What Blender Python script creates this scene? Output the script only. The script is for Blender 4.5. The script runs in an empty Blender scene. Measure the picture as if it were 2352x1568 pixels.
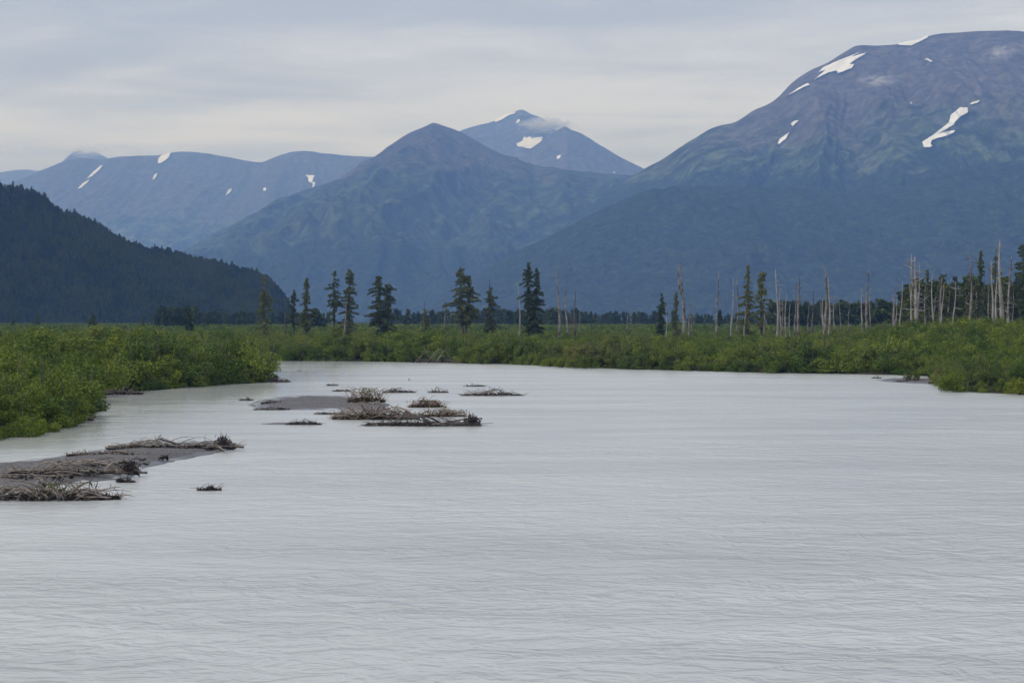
import bpy, bmesh, math, random
import numpy as np
from mathutils import Vector
from mathutils.bvhtree import BVHTree

R = math.radians
random.seed(7)
rng = np.random.default_rng(7)
scene = bpy.context.scene
COL = scene.collection

# ------------------------------------------------------------------ camera
F = 2352 * 70 / 36.0            # focal length in picture units (picture 2352 wide)
HOR = 736.0                     # horizon row
CAMZ = 6.0
PITCH = math.atan((784 - HOR) / F)
cam_data = bpy.data.cameras.new('camera')
cam_data.lens = 70
cam_data.sensor_width = 36
cam_data.clip_start = 0.5
cam_data.clip_end = 80000
cam = bpy.data.objects.new('camera', cam_data)
cam.location = (0, 0, CAMZ)
cam.rotation_euler = (R(90) - PITCH, 0, 0)
COL.objects.link(cam)
scene.camera = cam

# ------------------------------------------------------------------ sky, sun, exposure
SUN_EL, SUN_AZ = R(48), R(-115)          # azimuth measured from +Y towards +X
world = bpy.data.worlds.new('World')
scene.world = world
world.use_nodes = True
wn, wl = world.node_tree.nodes, world.node_tree.links
wn.clear()
w_out = wn.new('ShaderNodeOutputWorld')
w_bg = wn.new('ShaderNodeBackground')
w_bg.inputs['Strength'].default_value = 0.1
w_sky = wn.new('ShaderNodeTexSky')
w_sky.sky_type = 'NISHITA'
w_sky.sun_disc = False
w_sky.sun_elevation = SUN_EL
w_sky.sun_rotation = SUN_AZ
w_tc = wn.new('ShaderNodeTexCoord')
w_sep = wn.new('ShaderNodeSeparateXYZ')
wl.new(w_tc.outputs['Generated'], w_sep.inputs[0])


def wmath(op, a, b):
    n = wn.new('ShaderNodeMath')
    n.operation = op
    for i, v in enumerate((a, b)):
        if isinstance(v, (int, float)):
            n.inputs[i].default_value = v
        elif v is not None:
            wl.new(v, n.inputs[i])
    return n.outputs[0]


zc = wmath('ADD', wmath('MAXIMUM', w_sep.outputs[2], 0.0), 0.085)
cu = wmath('DIVIDE', w_sep.outputs[0], zc)
cv = wmath('DIVIDE', w_sep.outputs[1], zc)
w_cmb = wn.new('ShaderNodeCombineXYZ')
wl.new(cu, w_cmb.inputs[0])
wl.new(cv, w_cmb.inputs[1])
# low stratus deck: broad soft bands and finer streaks, drifting across the valley


SKY_SHIFT = (5.2, 1.1, 0.0)


def wnoise(scale_x, scale_y, rot, detail, rough, dist):
    m = wn.new('ShaderNodeMapping')
    m.inputs['Scale'].default_value = (scale_x, scale_y, 1)
    m.inputs['Rotation'].default_value = (0, 0, rot)
    m.inputs['Location'].default_value = SKY_SHIFT
    wl.new(w_cmb.outputs[0], m.inputs[0])
    t = wn.new('ShaderNodeTexNoise')
    t.inputs['Scale'].default_value = 1
    t.inputs['Detail'].default_value = detail
    t.inputs['Roughness'].default_value = rough
    t.inputs['Distortion'].default_value = dist
    wl.new(m.outputs[0], t.inputs['Vector'])
    return t.outputs['Fac']


n1 = wnoise(0.42, 0.85, R(4), 4, 0.5, 0.3)
n2 = wnoise(1.6, 2.6, R(-9), 7, 0.62, 0.5)
nmix = wmath('ADD', wmath('MULTIPLY', n1, 0.60), wmath('MULTIPLY', n2, 0.40))
w_ramp = wn.new('ShaderNodeValToRGB')
w_ramp.color_ramp.interpolation = 'EASE'
w_ramp.color_ramp.elements[0].position = 0.38
w_ramp.color_ramp.elements[0].color = (0.375, 0.43, 0.58, 1)
w_ramp.color_ramp.elements[1].position = 0.64
w_ramp.color_ramp.elements[1].color = (0.615, 0.67, 0.845, 1)
wl.new(nmix, w_ramp.inputs[0])
w_up = wn.new('ShaderNodeVectorMath')
w_up.operation = 'SCALE'
w_up.inputs['Scale'].default_value = 10.5
wl.new(w_ramp.outputs[0], w_up.inputs[0])
w_mix = wn.new('ShaderNodeMix')
w_mix.data_type = 'RGBA'
w_mix.inputs['Factor'].default_value = 0.94
wl.new(w_sky.outputs[0], w_mix.inputs['A'])
wl.new(w_up.outputs[0], w_mix.inputs['B'])
wl.new(w_mix.outputs['Result'], w_bg.inputs['Color'])
wl.new(w_bg.outputs[0], w_out.inputs['Surface'])

sun_data = bpy.data.lights.new('sun', 'SUN')
sun_data.energy = 1.5
sun_data.angle = R(14)
sun_data.color = (1.0, 0.97, 0.93)
sun = bpy.data.objects.new('sun', sun_data)
sd = Vector((math.sin(SUN_AZ) * math.cos(SUN_EL), math.cos(SUN_AZ) * math.cos(SUN_EL), math.sin(SUN_EL)))
sun.rotation_euler = sd.to_track_quat('Z', 'Y').to_euler()
COL.objects.link(sun)

vs = scene.view_settings
vs.view_transform = 'Standard'
vs.look = 'None'
vs.exposure = 0.22
vs.gamma = 1.0
vs.use_curve_mapping = False
scene.cycles.use_denoising = True
scene.cycles.max_bounces = 6
scene.cycles.diffuse_bounces = 3
scene.cycles.transmission_bounces = 3
scene.cycles.volume_bounces = 1

# ------------------------------------------------------------------ helpers
FWD = Vector((0, math.cos(PITCH), -math.sin(PITCH)))
UP = Vector((0, math.sin(PITCH), math.cos(PITCH)))


def ray(px, py):
    return Vector((1, 0, 0)) * ((px - 1176) / F) + UP * (-(py - 784) / F) + FWD


def at(px, py, z=0.0):                       # point on the level z
    d = ray(px, py)
    t = (z - CAMZ) / d.z
    return Vector((0, 0, CAMZ)) + d * t


def atd(px, py, dist):                       # point at a distance along +Y
    d = ray(px, py)
    return Vector((0, 0, CAMZ)) + d * (dist / d.y)


def tag(o, label=None, cat=None, group=None, kind=None):
    if label:
        o['label'] = label
    if cat:
        o['category'] = cat
    if group:
        o['group'] = group
    if kind:
        o['kind'] = kind
    return o


def empty(name, loc, rz=0, sc=1.0):
    o = bpy.data.objects.new(name, None)
    o.empty_display_size = 0.3
    o.location = loc
    o.rotation_euler = (0, 0, rz)
    o.scale = (sc, sc, sc) if isinstance(sc, (int, float)) else sc
    COL.objects.link(o)
    return o


def mesh_np(name, verts, faces, mat, smooth=False):
    """faces: (N,k) array"""
    verts = np.asarray(verts, dtype=np.float32)
    faces = np.asarray(faces, dtype=np.int32)
    me = bpy.data.meshes.new(name)
    n, k = faces.shape
    me.vertices.add(len(verts))
    me.vertices.foreach_set('co', verts.ravel())
    me.loops.add(n * k)
    me.loops.foreach_set('vertex_index', faces.ravel())
    me.polygons.add(n)
    me.polygons.foreach_set('loop_start', np.arange(0, n * k, k, dtype=np.int32))
    me.polygons.foreach_set('use_smooth', np.full(n, smooth))
    me.update(calc_edges=True)
    me.materials.append(mat)
    return me


def link(name, me, parent=None, loc=None):
    o = bpy.data.objects.new(name, me)
    if parent is not None:
        o.parent = parent
    if loc is not None:
        o.location = loc
    COL.objects.link(o)
    return o


class MB:
    """collects tubes and quads into one mesh"""
    def __init__(s):
        s.v, s.f = [], []

    def tube(s, pts, rad, sides=6, cap=True):
        pts = [Vector(p) for p in pts]
        base = len(s.v)
        n = len(pts)
        for i, p in enumerate(pts):
            t = (pts[min(i + 1, n - 1)] - pts[max(i - 1, 0)])
            if t.length < 1e-6:
                t = Vector((0, 0, 1))
            t.normalize()
            a = t.cross(Vector((0.31, 0.17, 0.93)))
            if a.length < 1e-3:
                a = t.cross(Vector((1, 0, 0)))
            a.normalize()
            b = t.cross(a)
            for k in range(sides):
                w = 2 * math.pi * k / sides
                s.v.append(p + (a * math.cos(w) + b * math.sin(w)) * rad[i])
        for i in range(n - 1):
            for k in range(sides):
                k2 = (k + 1) % sides
                s.f.append((base + i * sides + k, base + i * sides + k2, base + (i + 1) * sides + k2, base + (i + 1) * sides + k))
        if cap:
            s.f.append(tuple(base + k for k in reversed(range(sides))))
            s.f.append(tuple(base + (n - 1) * sides + k for k in range(sides)))

    def mesh(s, name, mat, smooth=True):
        me = bpy.data.meshes.new(name)
        me.from_pydata([tuple(v) for v in s.v], [], s.f)
        me.materials.append(mat)
        me.polygons.foreach_set('use_smooth', np.full(len(me.polygons), smooth))
        me.update()
        return me

    def build(s, name, mat, parent=None, smooth=True):
        return link(name, s.mesh(name, mat, smooth), parent)


_perm = np.random.default_rng(3).permutation(4096)
_ang = np.random.default_rng(5).random(4096) * 2 * np.pi


def perlin(x, y, seed=0):
    x = np.asarray(x, float)
    y = np.asarray(y, float)
    xi = np.floor(x).astype(int)
    yi = np.floor(y).astype(int)
    xf, yf = x - xi, y - yi
    u = xf * xf * xf * (xf * (xf * 6 - 15) + 10)
    v = yf * yf * yf * (yf * (yf * 6 - 15) + 10)

    def g(ix, iy, dx, dy):
        h = _perm[(_perm[(ix + seed * 131) & 4095] + iy) & 4095]
        a = _ang[h]
        return np.cos(a) * dx + np.sin(a) * dy
    n00, n10 = g(xi, yi, xf, yf), g(xi + 1, yi, xf - 1, yf)
    n01, n11 = g(xi, yi + 1, xf, yf - 1), g(xi + 1, yi + 1, xf - 1, yf - 1)
    return (n00 * (1 - u) + n10 * u) * (1 - v) + (n01 * (1 - u) + n11 * u) * v


def fbm(x, y, octv=4, seed=0, ridged=False, gain=0.5):
    s, a, tot = 0, 1.0, 0
    for o in range(octv):
        n = perlin(x * 2 ** o, y * 2 ** o, seed + o * 7) * 1.4
        if ridged:
            n = 1 - 2 * np.abs(n)
        s = s + a * n
        tot += a
        a *= gain
    return s / tot


def sstep(a, b, x):
    t = np.clip((x - a) / (b - a), 0, 1)
    return t * t * (3 - 2 * t)


# ------------------------------------------------------------------ materials
def new_mat(name):
    m = bpy.data.materials.new(name)
    m.use_nodes = True
    nt = m.node_tree
    nt.nodes.clear()
    out = nt.nodes.new('ShaderNodeOutputMaterial')
    return m, nt, out


def nd(nt, kind, **kw):
    n = nt.nodes.new(kind)
    for k, v in kw.items():
        if k in n.inputs.keys():
            n.inputs[k].default_value = v
        else:
            setattr(n, k, v)
    return n


def ramp(nt, src, stops, interp='LINEAR'):
    r = nt.nodes.new('ShaderNodeValToRGB')
    r.color_ramp.interpolation = interp
    while len(r.color_ramp.elements) < len(stops):
        r.color_ramp.elements.new(0.5)
    for e, (p, c) in zip(r.color_ramp.elements, stops):
        e.position = p
        e.color = (*c, 1) if len(c) == 3 else c
    nt.links.new(src, r.inputs[0])
    return r.outputs[0]


def mix(nt, fac, a, b, mode='MIX'):
    m = nt.nodes.new('ShaderNodeMix')
    m.data_type = 'RGBA'
    m.blend_type = mode
    for key, v in (('Factor', fac), ('A', a), ('B', b)):
        if isinstance(v, (int, float)):
            m.inputs[key].default_value = v
        elif isinstance(v, tuple):
            m.inputs[key].default_value = (*v, 1) if len(v) == 3 else v
        else:
            nt.links.new(v, m.inputs[key])
    return m.outputs['Result']


def mth(nt, op, a, b=None, clamp=False):
    m = nt.nodes.new('ShaderNodeMath')
    m.operation = op
    m.use_clamp = clamp
    for i, v in enumerate((a, b)):
        if isinstance(v, (int, float)):
            m.inputs[i].default_value = v
        elif v is not None:
            nt.links.new(v, m.inputs[i])
    return m.outputs[0]


def pos_noise(nt, scale, detail=4, rough=0.55, stretch=None, dist=0.0):
    g = nt.nodes.new('ShaderNodeNewGeometry')
    src = g.outputs['Position']
    if stretch:
        mp = nt.nodes.new('ShaderNodeMapping')
        mp.inputs['Scale'].default_value = stretch
        nt.links.new(src, mp.inputs[0])
        src = mp.outputs[0]
    t = nd(nt, 'ShaderNodeTexNoise', Scale=scale, Detail=detail, Roughness=rough, Distortion=dist)
    nt.links.new(src, t.inputs['Vector'])
    return t.outputs['Fac']


def foliage_mat(name, dark, mid, light, patch_scale=0.06, patch=None, transl=0.25):
    m, nt, out = new_mat(name)
    g = nt.nodes.new('ShaderNodeNewGeometry')
    oi = nt.nodes.new('ShaderNodeObjectInfo')
    c = ramp(nt, g.outputs['Random Per Island'], [(0.0, dark), (0.5, mid), (1.0, light)])
    # each plant has a tint of its own, and broad stands differ
    hue = ramp(nt, oi.outputs['Random'], [(0.0, (0.50, 0.62, 0.70)), (0.35, (0.84, 0.93, 0.95)), (0.7, (1.05, 1.07, 1.0)), (1.0, (1.24, 1.22, 1.05))])
    c = mix(nt, 1.0, c, hue, 'MULTIPLY')
    if patch:
        pn = pos_noise(nt, patch_scale, 3, 0.5)
        c = mix(nt, ramp(nt, pn, [(0.50, (0, 0, 0)), (0.70, (1, 1, 1))]), c, patch)
    if patch:       # stands of darker alder among the paler willow
        pn2 = pos_noise(nt, patch_scale * 4.2, 3, 0.55)
        c = mix(nt, 1.0, c, ramp(nt, pn2, [(0.38, (0.60, 0.70, 0.78)), (0.50, (1.0, 1.0, 1.0)), (0.64, (1.22, 1.17, 1.0))]), 'MULTIPLY')
    d = nd(nt, 'ShaderNodeBsdfDiffuse')
    t = nd(nt, 'ShaderNodeBsdfTranslucent')
    nt.links.new(c, d.inputs['Color'])
    nt.links.new(c, t.inputs['Color'])
    ms = nd(nt, 'ShaderNodeMixShader', Fac=transl)
    nt.links.new(d.outputs[0], ms.inputs[1])
    nt.links.new(t.outputs[0], ms.inputs[2])
    nt.links.new(ms.outputs[0], out.inputs['Surface'])
    return m


def wood_mat(name, a, b, scale=6.0, lo=0.4, hi=0.62, stretch=(1, 1, 0.35), rough=0.85):
    m, nt, out = new_mat(name)
    tc = nt.nodes.new('ShaderNodeTexCoord')
    mp = nt.nodes.new('ShaderNodeMapping')
    mp.inputs['Scale'].default_value = stretch
    nt.links.new(tc.outputs['Object'], mp.inputs[0])
    t = nd(nt, 'ShaderNodeTexNoise', Scale=scale, Detail=5, Roughness=0.65)
    nt.links.new(mp.outputs[0], t.inputs['Vector'])
    c = ramp(nt, t.outputs['Fac'], [(lo, a), (hi, b)])
    p = nd(nt, 'ShaderNodeBsdfPrincipled', Roughness=rough)
    nt.links.new(c, p.inputs['Base Color'])
    bp = nd(nt, 'ShaderNodeBump', Strength=0.6, Distance=0.03)
    nt.links.new(t.outputs['Fac'], bp.inputs['Height'])
    nt.links.new(bp.outputs[0], p.inputs['Normal'])
    nt.links.new(p.outputs[0], out.inputs['Surface'])
    return m


M = {}
M['shrub'] = foliage_mat('shrub_leaves', (0.088, 0.122, 0.022), (0.150, 0.194, 0.036), (0.24, 0.285, 0.070), 0.03, (0.182, 0.188, 0.066))
M['shrub_far'] = foliage_mat('far_flat_leaves', (0.085, 0.125, 0.022), (0.15, 0.20, 0.04), (0.22, 0.27, 0.07), 0.006, (0.20, 0.20, 0.075))
M['shrub_yellow'] = foliage_mat('yellow_shrub_leaves', (0.09, 0.12, 0.02), (0.15, 0.18, 0.03), (0.22, 0.235, 0.045))
M['dry'] = foliage_mat('dry_leaves', (0.10, 0.06, 0.03), (0.17, 0.105, 0.055), (0.22, 0.16, 0.075))
M['needle'] = foliage_mat('spruce_needles', (0.088, 0.102, 0.046), (0.165, 0.185, 0.082), (0.26, 0.27, 0.125), transl=0.45)
M['far_needle'] = foliage_mat('far_spruce_needles', (0.038, 0.052, 0.016), (0.074, 0.095, 0.028), (0.125, 0.148, 0.040), 0.006, (0.085, 0.105, 0.035), transl=0.2)
M['moss'] = foliage_mat('yellow_moss', (0.12, 0.12, 0.03), (0.17, 0.16, 0.04), (0.24, 0.22, 0.06))
M['bark'] = wood_mat('spruce_bark', (0.05, 0.04, 0.032), (0.13, 0.11, 0.09), 3)
M['stem'] = wood_mat('shrub_stems', (0.03, 0.026, 0.018), (0.075, 0.065, 0.045), 3)
M['snag'] = wood_mat('snag_wood', (0.075, 0.057, 0.046), (0.30, 0.265, 0.235), 1.1, 0.42, 0.58, (1, 1, 0.5))
M['snag_dark'] = wood_mat('dark_snag_wood', (0.045, 0.035, 0.03), (0.17, 0.14, 0.12), 1.1, 0.42, 0.6, (1, 1, 0.5))
M['snag_pale'] = wood_mat('pale_snag_wood', (0.15, 0.13, 0.115), (0.37, 0.345, 0.315), 1.3, 0.36, 0.55, (1, 1, 0.3))
M['drift_pale'] = wood_mat('bleached_driftwood', (0.18, 0.145, 0.112), (0.42, 0.36, 0.30), 5, 0.35, 0.65, (1, 1, 1))
M['drift_mid'] = wood_mat('weathered_driftwood', (0.085, 0.067, 0.053), (0.26, 0.215, 0.17), 5, 0.35, 0.65, (1, 1, 1))
M['drift_dark'] = wood_mat('wet_dark_driftwood', (0.024, 0.019, 0.016), (0.085, 0.067, 0.055), 5, 0.35, 0.7, (1, 1, 1), 0.6)
M['drift_red'] = wood_mat('reddish_dry_branches', (0.12, 0.07, 0.042), (0.30, 0.20, 0.13), 5, 0.35, 0.65, (1, 1, 1))


def gravel_mat():
    m, nt, out = new_mat('grey_gravel')
    n1 = pos_noise(nt, 0.5, 5, 0.6)
    n2 = pos_noise(nt, 9, 3, 0.7)
    c = ramp(nt, n1, [(0.3, (0.088, 0.084, 0.082)), (0.7, (0.155, 0.148, 0.14))])
    c = mix(nt, 0.75, c, ramp(nt, n2, [(0.3, (0.35, 0.35, 0.35)), (0.7, (1.35, 1.3, 1.25))]), 'MULTIPLY')
    # the wet margin just above the water line is darker and glossier
    g = nt.nodes.new('ShaderNodeNewGeometry')
    sp = nt.nodes.new('ShaderNodeSeparateXYZ')
    nt.links.new(g.outputs['Position'], sp.inputs[0])
    wet = ramp(nt, mth(nt, 'ADD', sp.outputs[2], mth(nt, 'MULTIPLY', n1, 0.05)), [(0.035, (1, 1, 1)), (0.10, (0, 0, 0))])
    c = mix(nt, wet, c, mix(nt, 1.0, c, (0.6, 0.6, 0.62), 'MULTIPLY'))
    p = nd(nt, 'ShaderNodeBsdfPrincipled')
    nt.links.new(c, p.inputs['Base Color'])
    nt.links.new(ramp(nt, wet, [(0, (0.9, 0.9, 0.9)), (1, (0.35, 0.35, 0.35))]), p.inputs['Roughness'])
    bp = nd(nt, 'ShaderNodeBump', Strength=0.5, Distance=0.04)
    nt.links.new(n2, bp.inputs['Height'])
    nt.links.new(bp.outputs[0], p.inputs['Normal'])
    nt.links.new(p.outputs[0], out.inputs['Surface'])
    return m


M['gravel'] = gravel_mat()


def soil_mat():
    m, nt, out = new_mat('bank_soil')
    n1 = pos_noise(nt, 0.8, 4)
    c = ramp(nt, n1, [(0.35, (0.022, 0.026, 0.012)), (0.65, (0.05, 0.05, 0.026))])
    d = nd(nt, 'ShaderNodeBsdfDiffuse')
    nt.links.new(c, d.inputs['Color'])
    nt.links.new(d.outputs[0], out.inputs['Surface'])
    return m


M['soil'] = soil_mat()


def water_mat():
    m, nt, out = new_mat('silty_river_water')
    # wind ripples: crests run across the valley
    a = pos_noise(nt, 1.0, 3, 0.6, (0.85, 1.05, 1), 0.9)
    b = pos_noise(nt, 1.0, 2, 0.6, (2.6, 3.0, 1), 0.5)
    c = pos_noise(nt, 1.0, 4, 0.6, (0.16, 0.24, 1), 0.8)
    big = pos_noise(nt, 1.0, 4, 0.6, (0.022, 0.05, 1), 0.9)
    h = mth(nt, 'ADD', mth(nt, 'MULTIPLY', a, 0.62), mth(nt, 'MULTIPLY', b, 0.085))
    h = mth(nt, 'ADD', h, mth(nt, 'MULTIPLY', c, 1.0))
    # gusts: rougher and calmer reaches
    amp = ramp(nt, big, [(0.38, (0.16, 0.16, 0.16)), (0.50, (0.7, 0.7, 0.7)), (0.62, (1.0, 1.0, 1.0))])
    g = nt.nodes.new('ShaderNodeNewGeometry')
    sp = nt.nodes.new('ShaderNodeSeparateXYZ')
    nt.links.new(g.outputs['Position'], sp.inputs[0])
    # sheltered reach under the left bank: flatter water
    lee = mth(nt, 'DIVIDE', mth(nt, 'SUBTRACT', mth(nt, 'MULTIPLY', sp.outputs[0], -1.0), 9.0), 14.0, True)
    lee = mth(nt, 'MULTIPLY', lee, mth(nt, 'DIVIDE', mth(nt, 'SUBTRACT', sp.outputs[1], 82.0), 20.0, True))
    amp = mth(nt, 'MULTIPLY', amp, mth(nt, 'SUBTRACT', 1.0, mth(nt, 'MULTIPLY', lee, 0.75)))
    bp = nd(nt, 'ShaderNodeBump', Distance=0.30)
    nt.links.new(amp, bp.inputs['Strength'])
    nt.links.new(h, bp.inputs['Height'])
    seam = pos_noise(nt, 1.0, 5, 0.6, (0.035, 0.11, 1), 1.4)
    silt = ramp(nt, seam, [(0.3, (0.42, 0.43, 0.40)), (0.7, (0.55, 0.555, 0.51))])
    p = nd(nt, 'ShaderNodeBsdfPrincipled', Roughness=0.23, IOR=1.33)
    nt.links.new(silt, p.inputs['Base Color'])
    nt.links.new(mth(nt, 'SUBTRACT', 0.24, mth(nt, 'MULTIPLY', lee, 0.12)), p.inputs['Roughness'])
    nt.links.new(bp.outputs[0], p.inputs['Normal'])
    nt.links.new(p.outputs[0], out.inputs['Surface'])
    return m


M['water'] = water_mat()


def mountain_mat(name, tree_z, alpine_z, top_z, rock=(0.105, 0.082, 0.078), green=(0.062, 0.085, 0.040), forest=(0.020, 0.030, 0.020), scl=1.0):
    """forest below tree_z, mottled alpine green up to alpine_z, brown tundra and rock above"""
    m, nt, out = new_mat(name)
    g = nt.nodes.new('ShaderNodeNewGeometry')
    sp = nt.nodes.new('ShaderNodeSeparateXYZ')
    nt.links.new(g.outputs['Position'], sp.inputs[0])
    z = sp.outputs[2]
    nb = pos_noise(nt, 0.0021 * scl, 7, 0.66)
    ns = pos_noise(nt, 0.009 * scl, 6, 0.7)
    nf = pos_noise(nt, 0.05 * scl, 4, 0.7)
    nb0 = mth(nt, 'SUBTRACT', nb, 0.5)
    ns0 = mth(nt, 'SUBTRACT', ns, 0.5)
    zt = mth(nt, 'ADD', z, mth(nt, 'MULTIPLY', nb0, 380.0))
    zt = mth(nt, 'ADD', zt, mth(nt, 'MULTIPLY', ns0, 260.0))
    f_tree = mth(nt, 'DIVIDE', mth(nt, 'SUBTRACT', zt, tree_z - 25), 50.0, True)
    za = mth(nt, 'ADD', z, mth(nt, 'MULTIPLY', nb0, 1100.0))
    za = mth(nt, 'ADD', za, mth(nt, 'MULTIPLY', ns0, 700.0))
    f_rock = mth(nt, 'DIVIDE', mth(nt, 'SUBTRACT', za, alpine_z - 120), 240.0, True)
    rockc = mix(nt, ramp(nt, ns, [(0.35, (0, 0, 0)), (0.65, (1, 1, 1))]), rock, tuple(c * 1.5 for c in rock))
    rockc = mix(nt, 0.6, rockc, ramp(nt, nf, [(0.3, (0.5, 0.5, 0.5)), (0.7, (1.45, 1.4, 1.4))]), 'MULTIPLY')
    grn = mix(nt, ramp(nt, ns, [(0.42, (0, 0, 0)), (0.58, (1, 1, 1))]), tuple(c * 0.4 for c in green), tuple(c * 1.5 for c in green))
    nm = pos_noise(nt, 0.021 * scl, 4, 0.65)
    mott = ramp(nt, nm, [(0.38, (0.48, 0.5, 0.5)), (0.5, (1, 1, 1)), (0.62, (1.6, 1.56, 1.45))])
    rockc = mix(nt, 0.8, rockc, mott, 'MULTIPLY')
    grn = mix(nt, 0.9, grn, mott, 'MULTIPLY')
    fo = mix(nt, 0.8, forest, ramp(nt, nf, [(0.36, (0.3, 0.3, 0.3)), (0.64, (2.0, 2.0, 1.8))]), 'MULTIPLY')
    fo = mix(nt, 0.8, fo, mott, 'MULTIPLY')
    c = mix(nt, f_rock, grn, rockc)
    c = mix(nt, f_tree, fo, c)
    d = nd(nt, 'ShaderNodeBsdfDiffuse')
    nt.links.new(c, d.inputs['Color'])
    bp = nd(nt, 'ShaderNodeBump', Strength=0.7, Distance=20.0)
    nt.links.new(mth(nt, 'ADD', ns, mth(nt, 'MULTIPLY', nf, 0.35)), bp.inputs['Height'])
    nt.links.new(bp.outputs[0], d.inputs['Normal'])
    nt.links.new(d.outputs[0], out.inputs['Surface'])
    return m


def flat_mat(name, col, rough=0.8):
    m, nt, out = new_mat(name)
    p = nd(nt, 'ShaderNodeBsdfPrincipled', Roughness=rough)
    n = pos_noise(nt, 0.02, 4)
    nt.links.new(mix(nt, 0.5, col, ramp(nt, n, [(0.35, (0.62, 0.62, 0.62)), (0.6, (1, 1, 1))]), 'MULTIPLY'), p.inputs['Base Color'])
    nt.links.new(p.outputs[0], out.inputs['Surface'])
    return m


M['snow'] = flat_mat('old_snow', (0.80, 0.80, 0.79))

# ------------------------------------------------------------------ terrain: bed, water, banks
def grid_faces(nu, nv):
    i = np.arange(nu - 1)[:, None] * nv + np.arange(nv - 1)[None, :]
    i = i.ravel()
    return np.stack([i, i + nv, i + nv + 1, i + 1], 1)


def quad_sheet(name, x0, x1, y0, y1, z, mat, n=2):
    xs, ys = np.linspace(x0, x1, n), np.linspace(y0, y1, n)
    X, Y = np.meshgrid(xs, ys, indexing='ij')
    v = np.stack([X.ravel(), Y.ravel(), np.full(X.size, z)], 1)
    return link(name, mesh_np(name, v, grid_faces(n, n), mat))


tag(quad_sheet('ground', -13800, 13800, -2800, 23300, -1.65, M['soil']), kind='structure')
tag(quad_sheet('river', -700, 700, -900, 900, 0.0, M['water']), kind='structure')

FAR_EDGE = [(-900, 827), (400, 827), (600, 828), (700, 829), (860, 830), (1000, 833), (1160, 836), (1300, 842), (1450, 848), (1640, 853),
            (1760, 856), (1880, 858), (2000, 860), (2100, 862), (2150, 866), (2168, 886), (2185, 897), (2250, 902), (2352, 905), (2600, 915), (3300, 930)]
LEFT_FRONT = [(-900, 1130), (-200, 1040), (0, 1010), (60, 1003), (130, 990), (180, 972), (202, 958), (212, 925), (222, 909), (300, 901),
              (380, 894), (480, 886), (560, 881), (610, 878), (640, 876)]
LEFT_BACK = [(-900, 836), (400, 836), (540, 838), (590, 843), (610, 852), (625, 864), (640, 874)]


def edge_fn(pts):
    px = np.array([p[0] for p in pts], float)
    dd = np.array([at(p[0], p[1]).y for p in pts])
    return lambda q: np.interp(q, px, dd)


far_edge, left_front, left_back = edge_fn(FAR_EDGE), edge_fn(LEFT_FRONT), edge_fn(LEFT_BACK)


def px_of(x, y):
    return 1176 + F * x / y


def wob(q):
    return 1 + 0.006 * fbm(q / 23.0, q * 0 + 3.3, 3, 11)


def ground_z(x, y):
    q = px_of(x, np.maximum(y, 1))
    rise = 1.9 * sstep(1750, 2250, q) * sstep(235, 330, y) * (1 - sstep(700, 1600, y))
    return 0.45 + rise + 0.15 * fbm(x / 9.0, y / 9.0, 3, 2)


def bank(name, cols, front, offsets, back=None):
    q = np.array(cols, float)
    e = front(q) * wob(q)
    V = []
    if back is None:
        D = e[:, None] + np.array(offsets)[None, :]
    else:
        b = np.maximum(back(q), e + 0.3)
        D = e[:, None] + (b - e)[:, None] * np.array(offsets)[None, :]
    X = (q[:, None] - 1176) / F * D
    Z = ground_z(X, D)
    Z[:, 0] = -1.7
    Z[:, 1] = -0.06
    Z[:, 2] = np.minimum(Z[:, 2], 0.10)
    Z[:, 3] = np.minimum(Z[:, 3], 0.3)
    if back is not None:
        Z[:, -1] = -1.7
        Z[:, -2] = np.minimum(Z[:, -2], 0.05)
    v = np.stack([X, D, Z], 2).reshape(-1, 3)
    return tag(link(name, mesh_np(name, v, grid_faces(*D.shape), M['soil'], True)), kind='structure')


bank('river_bank_far', np.arange(-880, 3301, 12), far_edge, [-1.2, 0, 0.9, 2, 4, 7, 11, 16, 23, 32, 45, 60, 80, 110, 150, 220, 330, 500, 800, 1400, 2600, 5000, 10000, 22500])
bank('river_bank_left', np.arange(-880, 641, 8), left_front, [-0.01, 0, 0.015, 0.04, 0.08, 0.15, 0.25, 0.4, 0.55, 0.7, 0.85, 0.95, 1.0], left_back)


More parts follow.
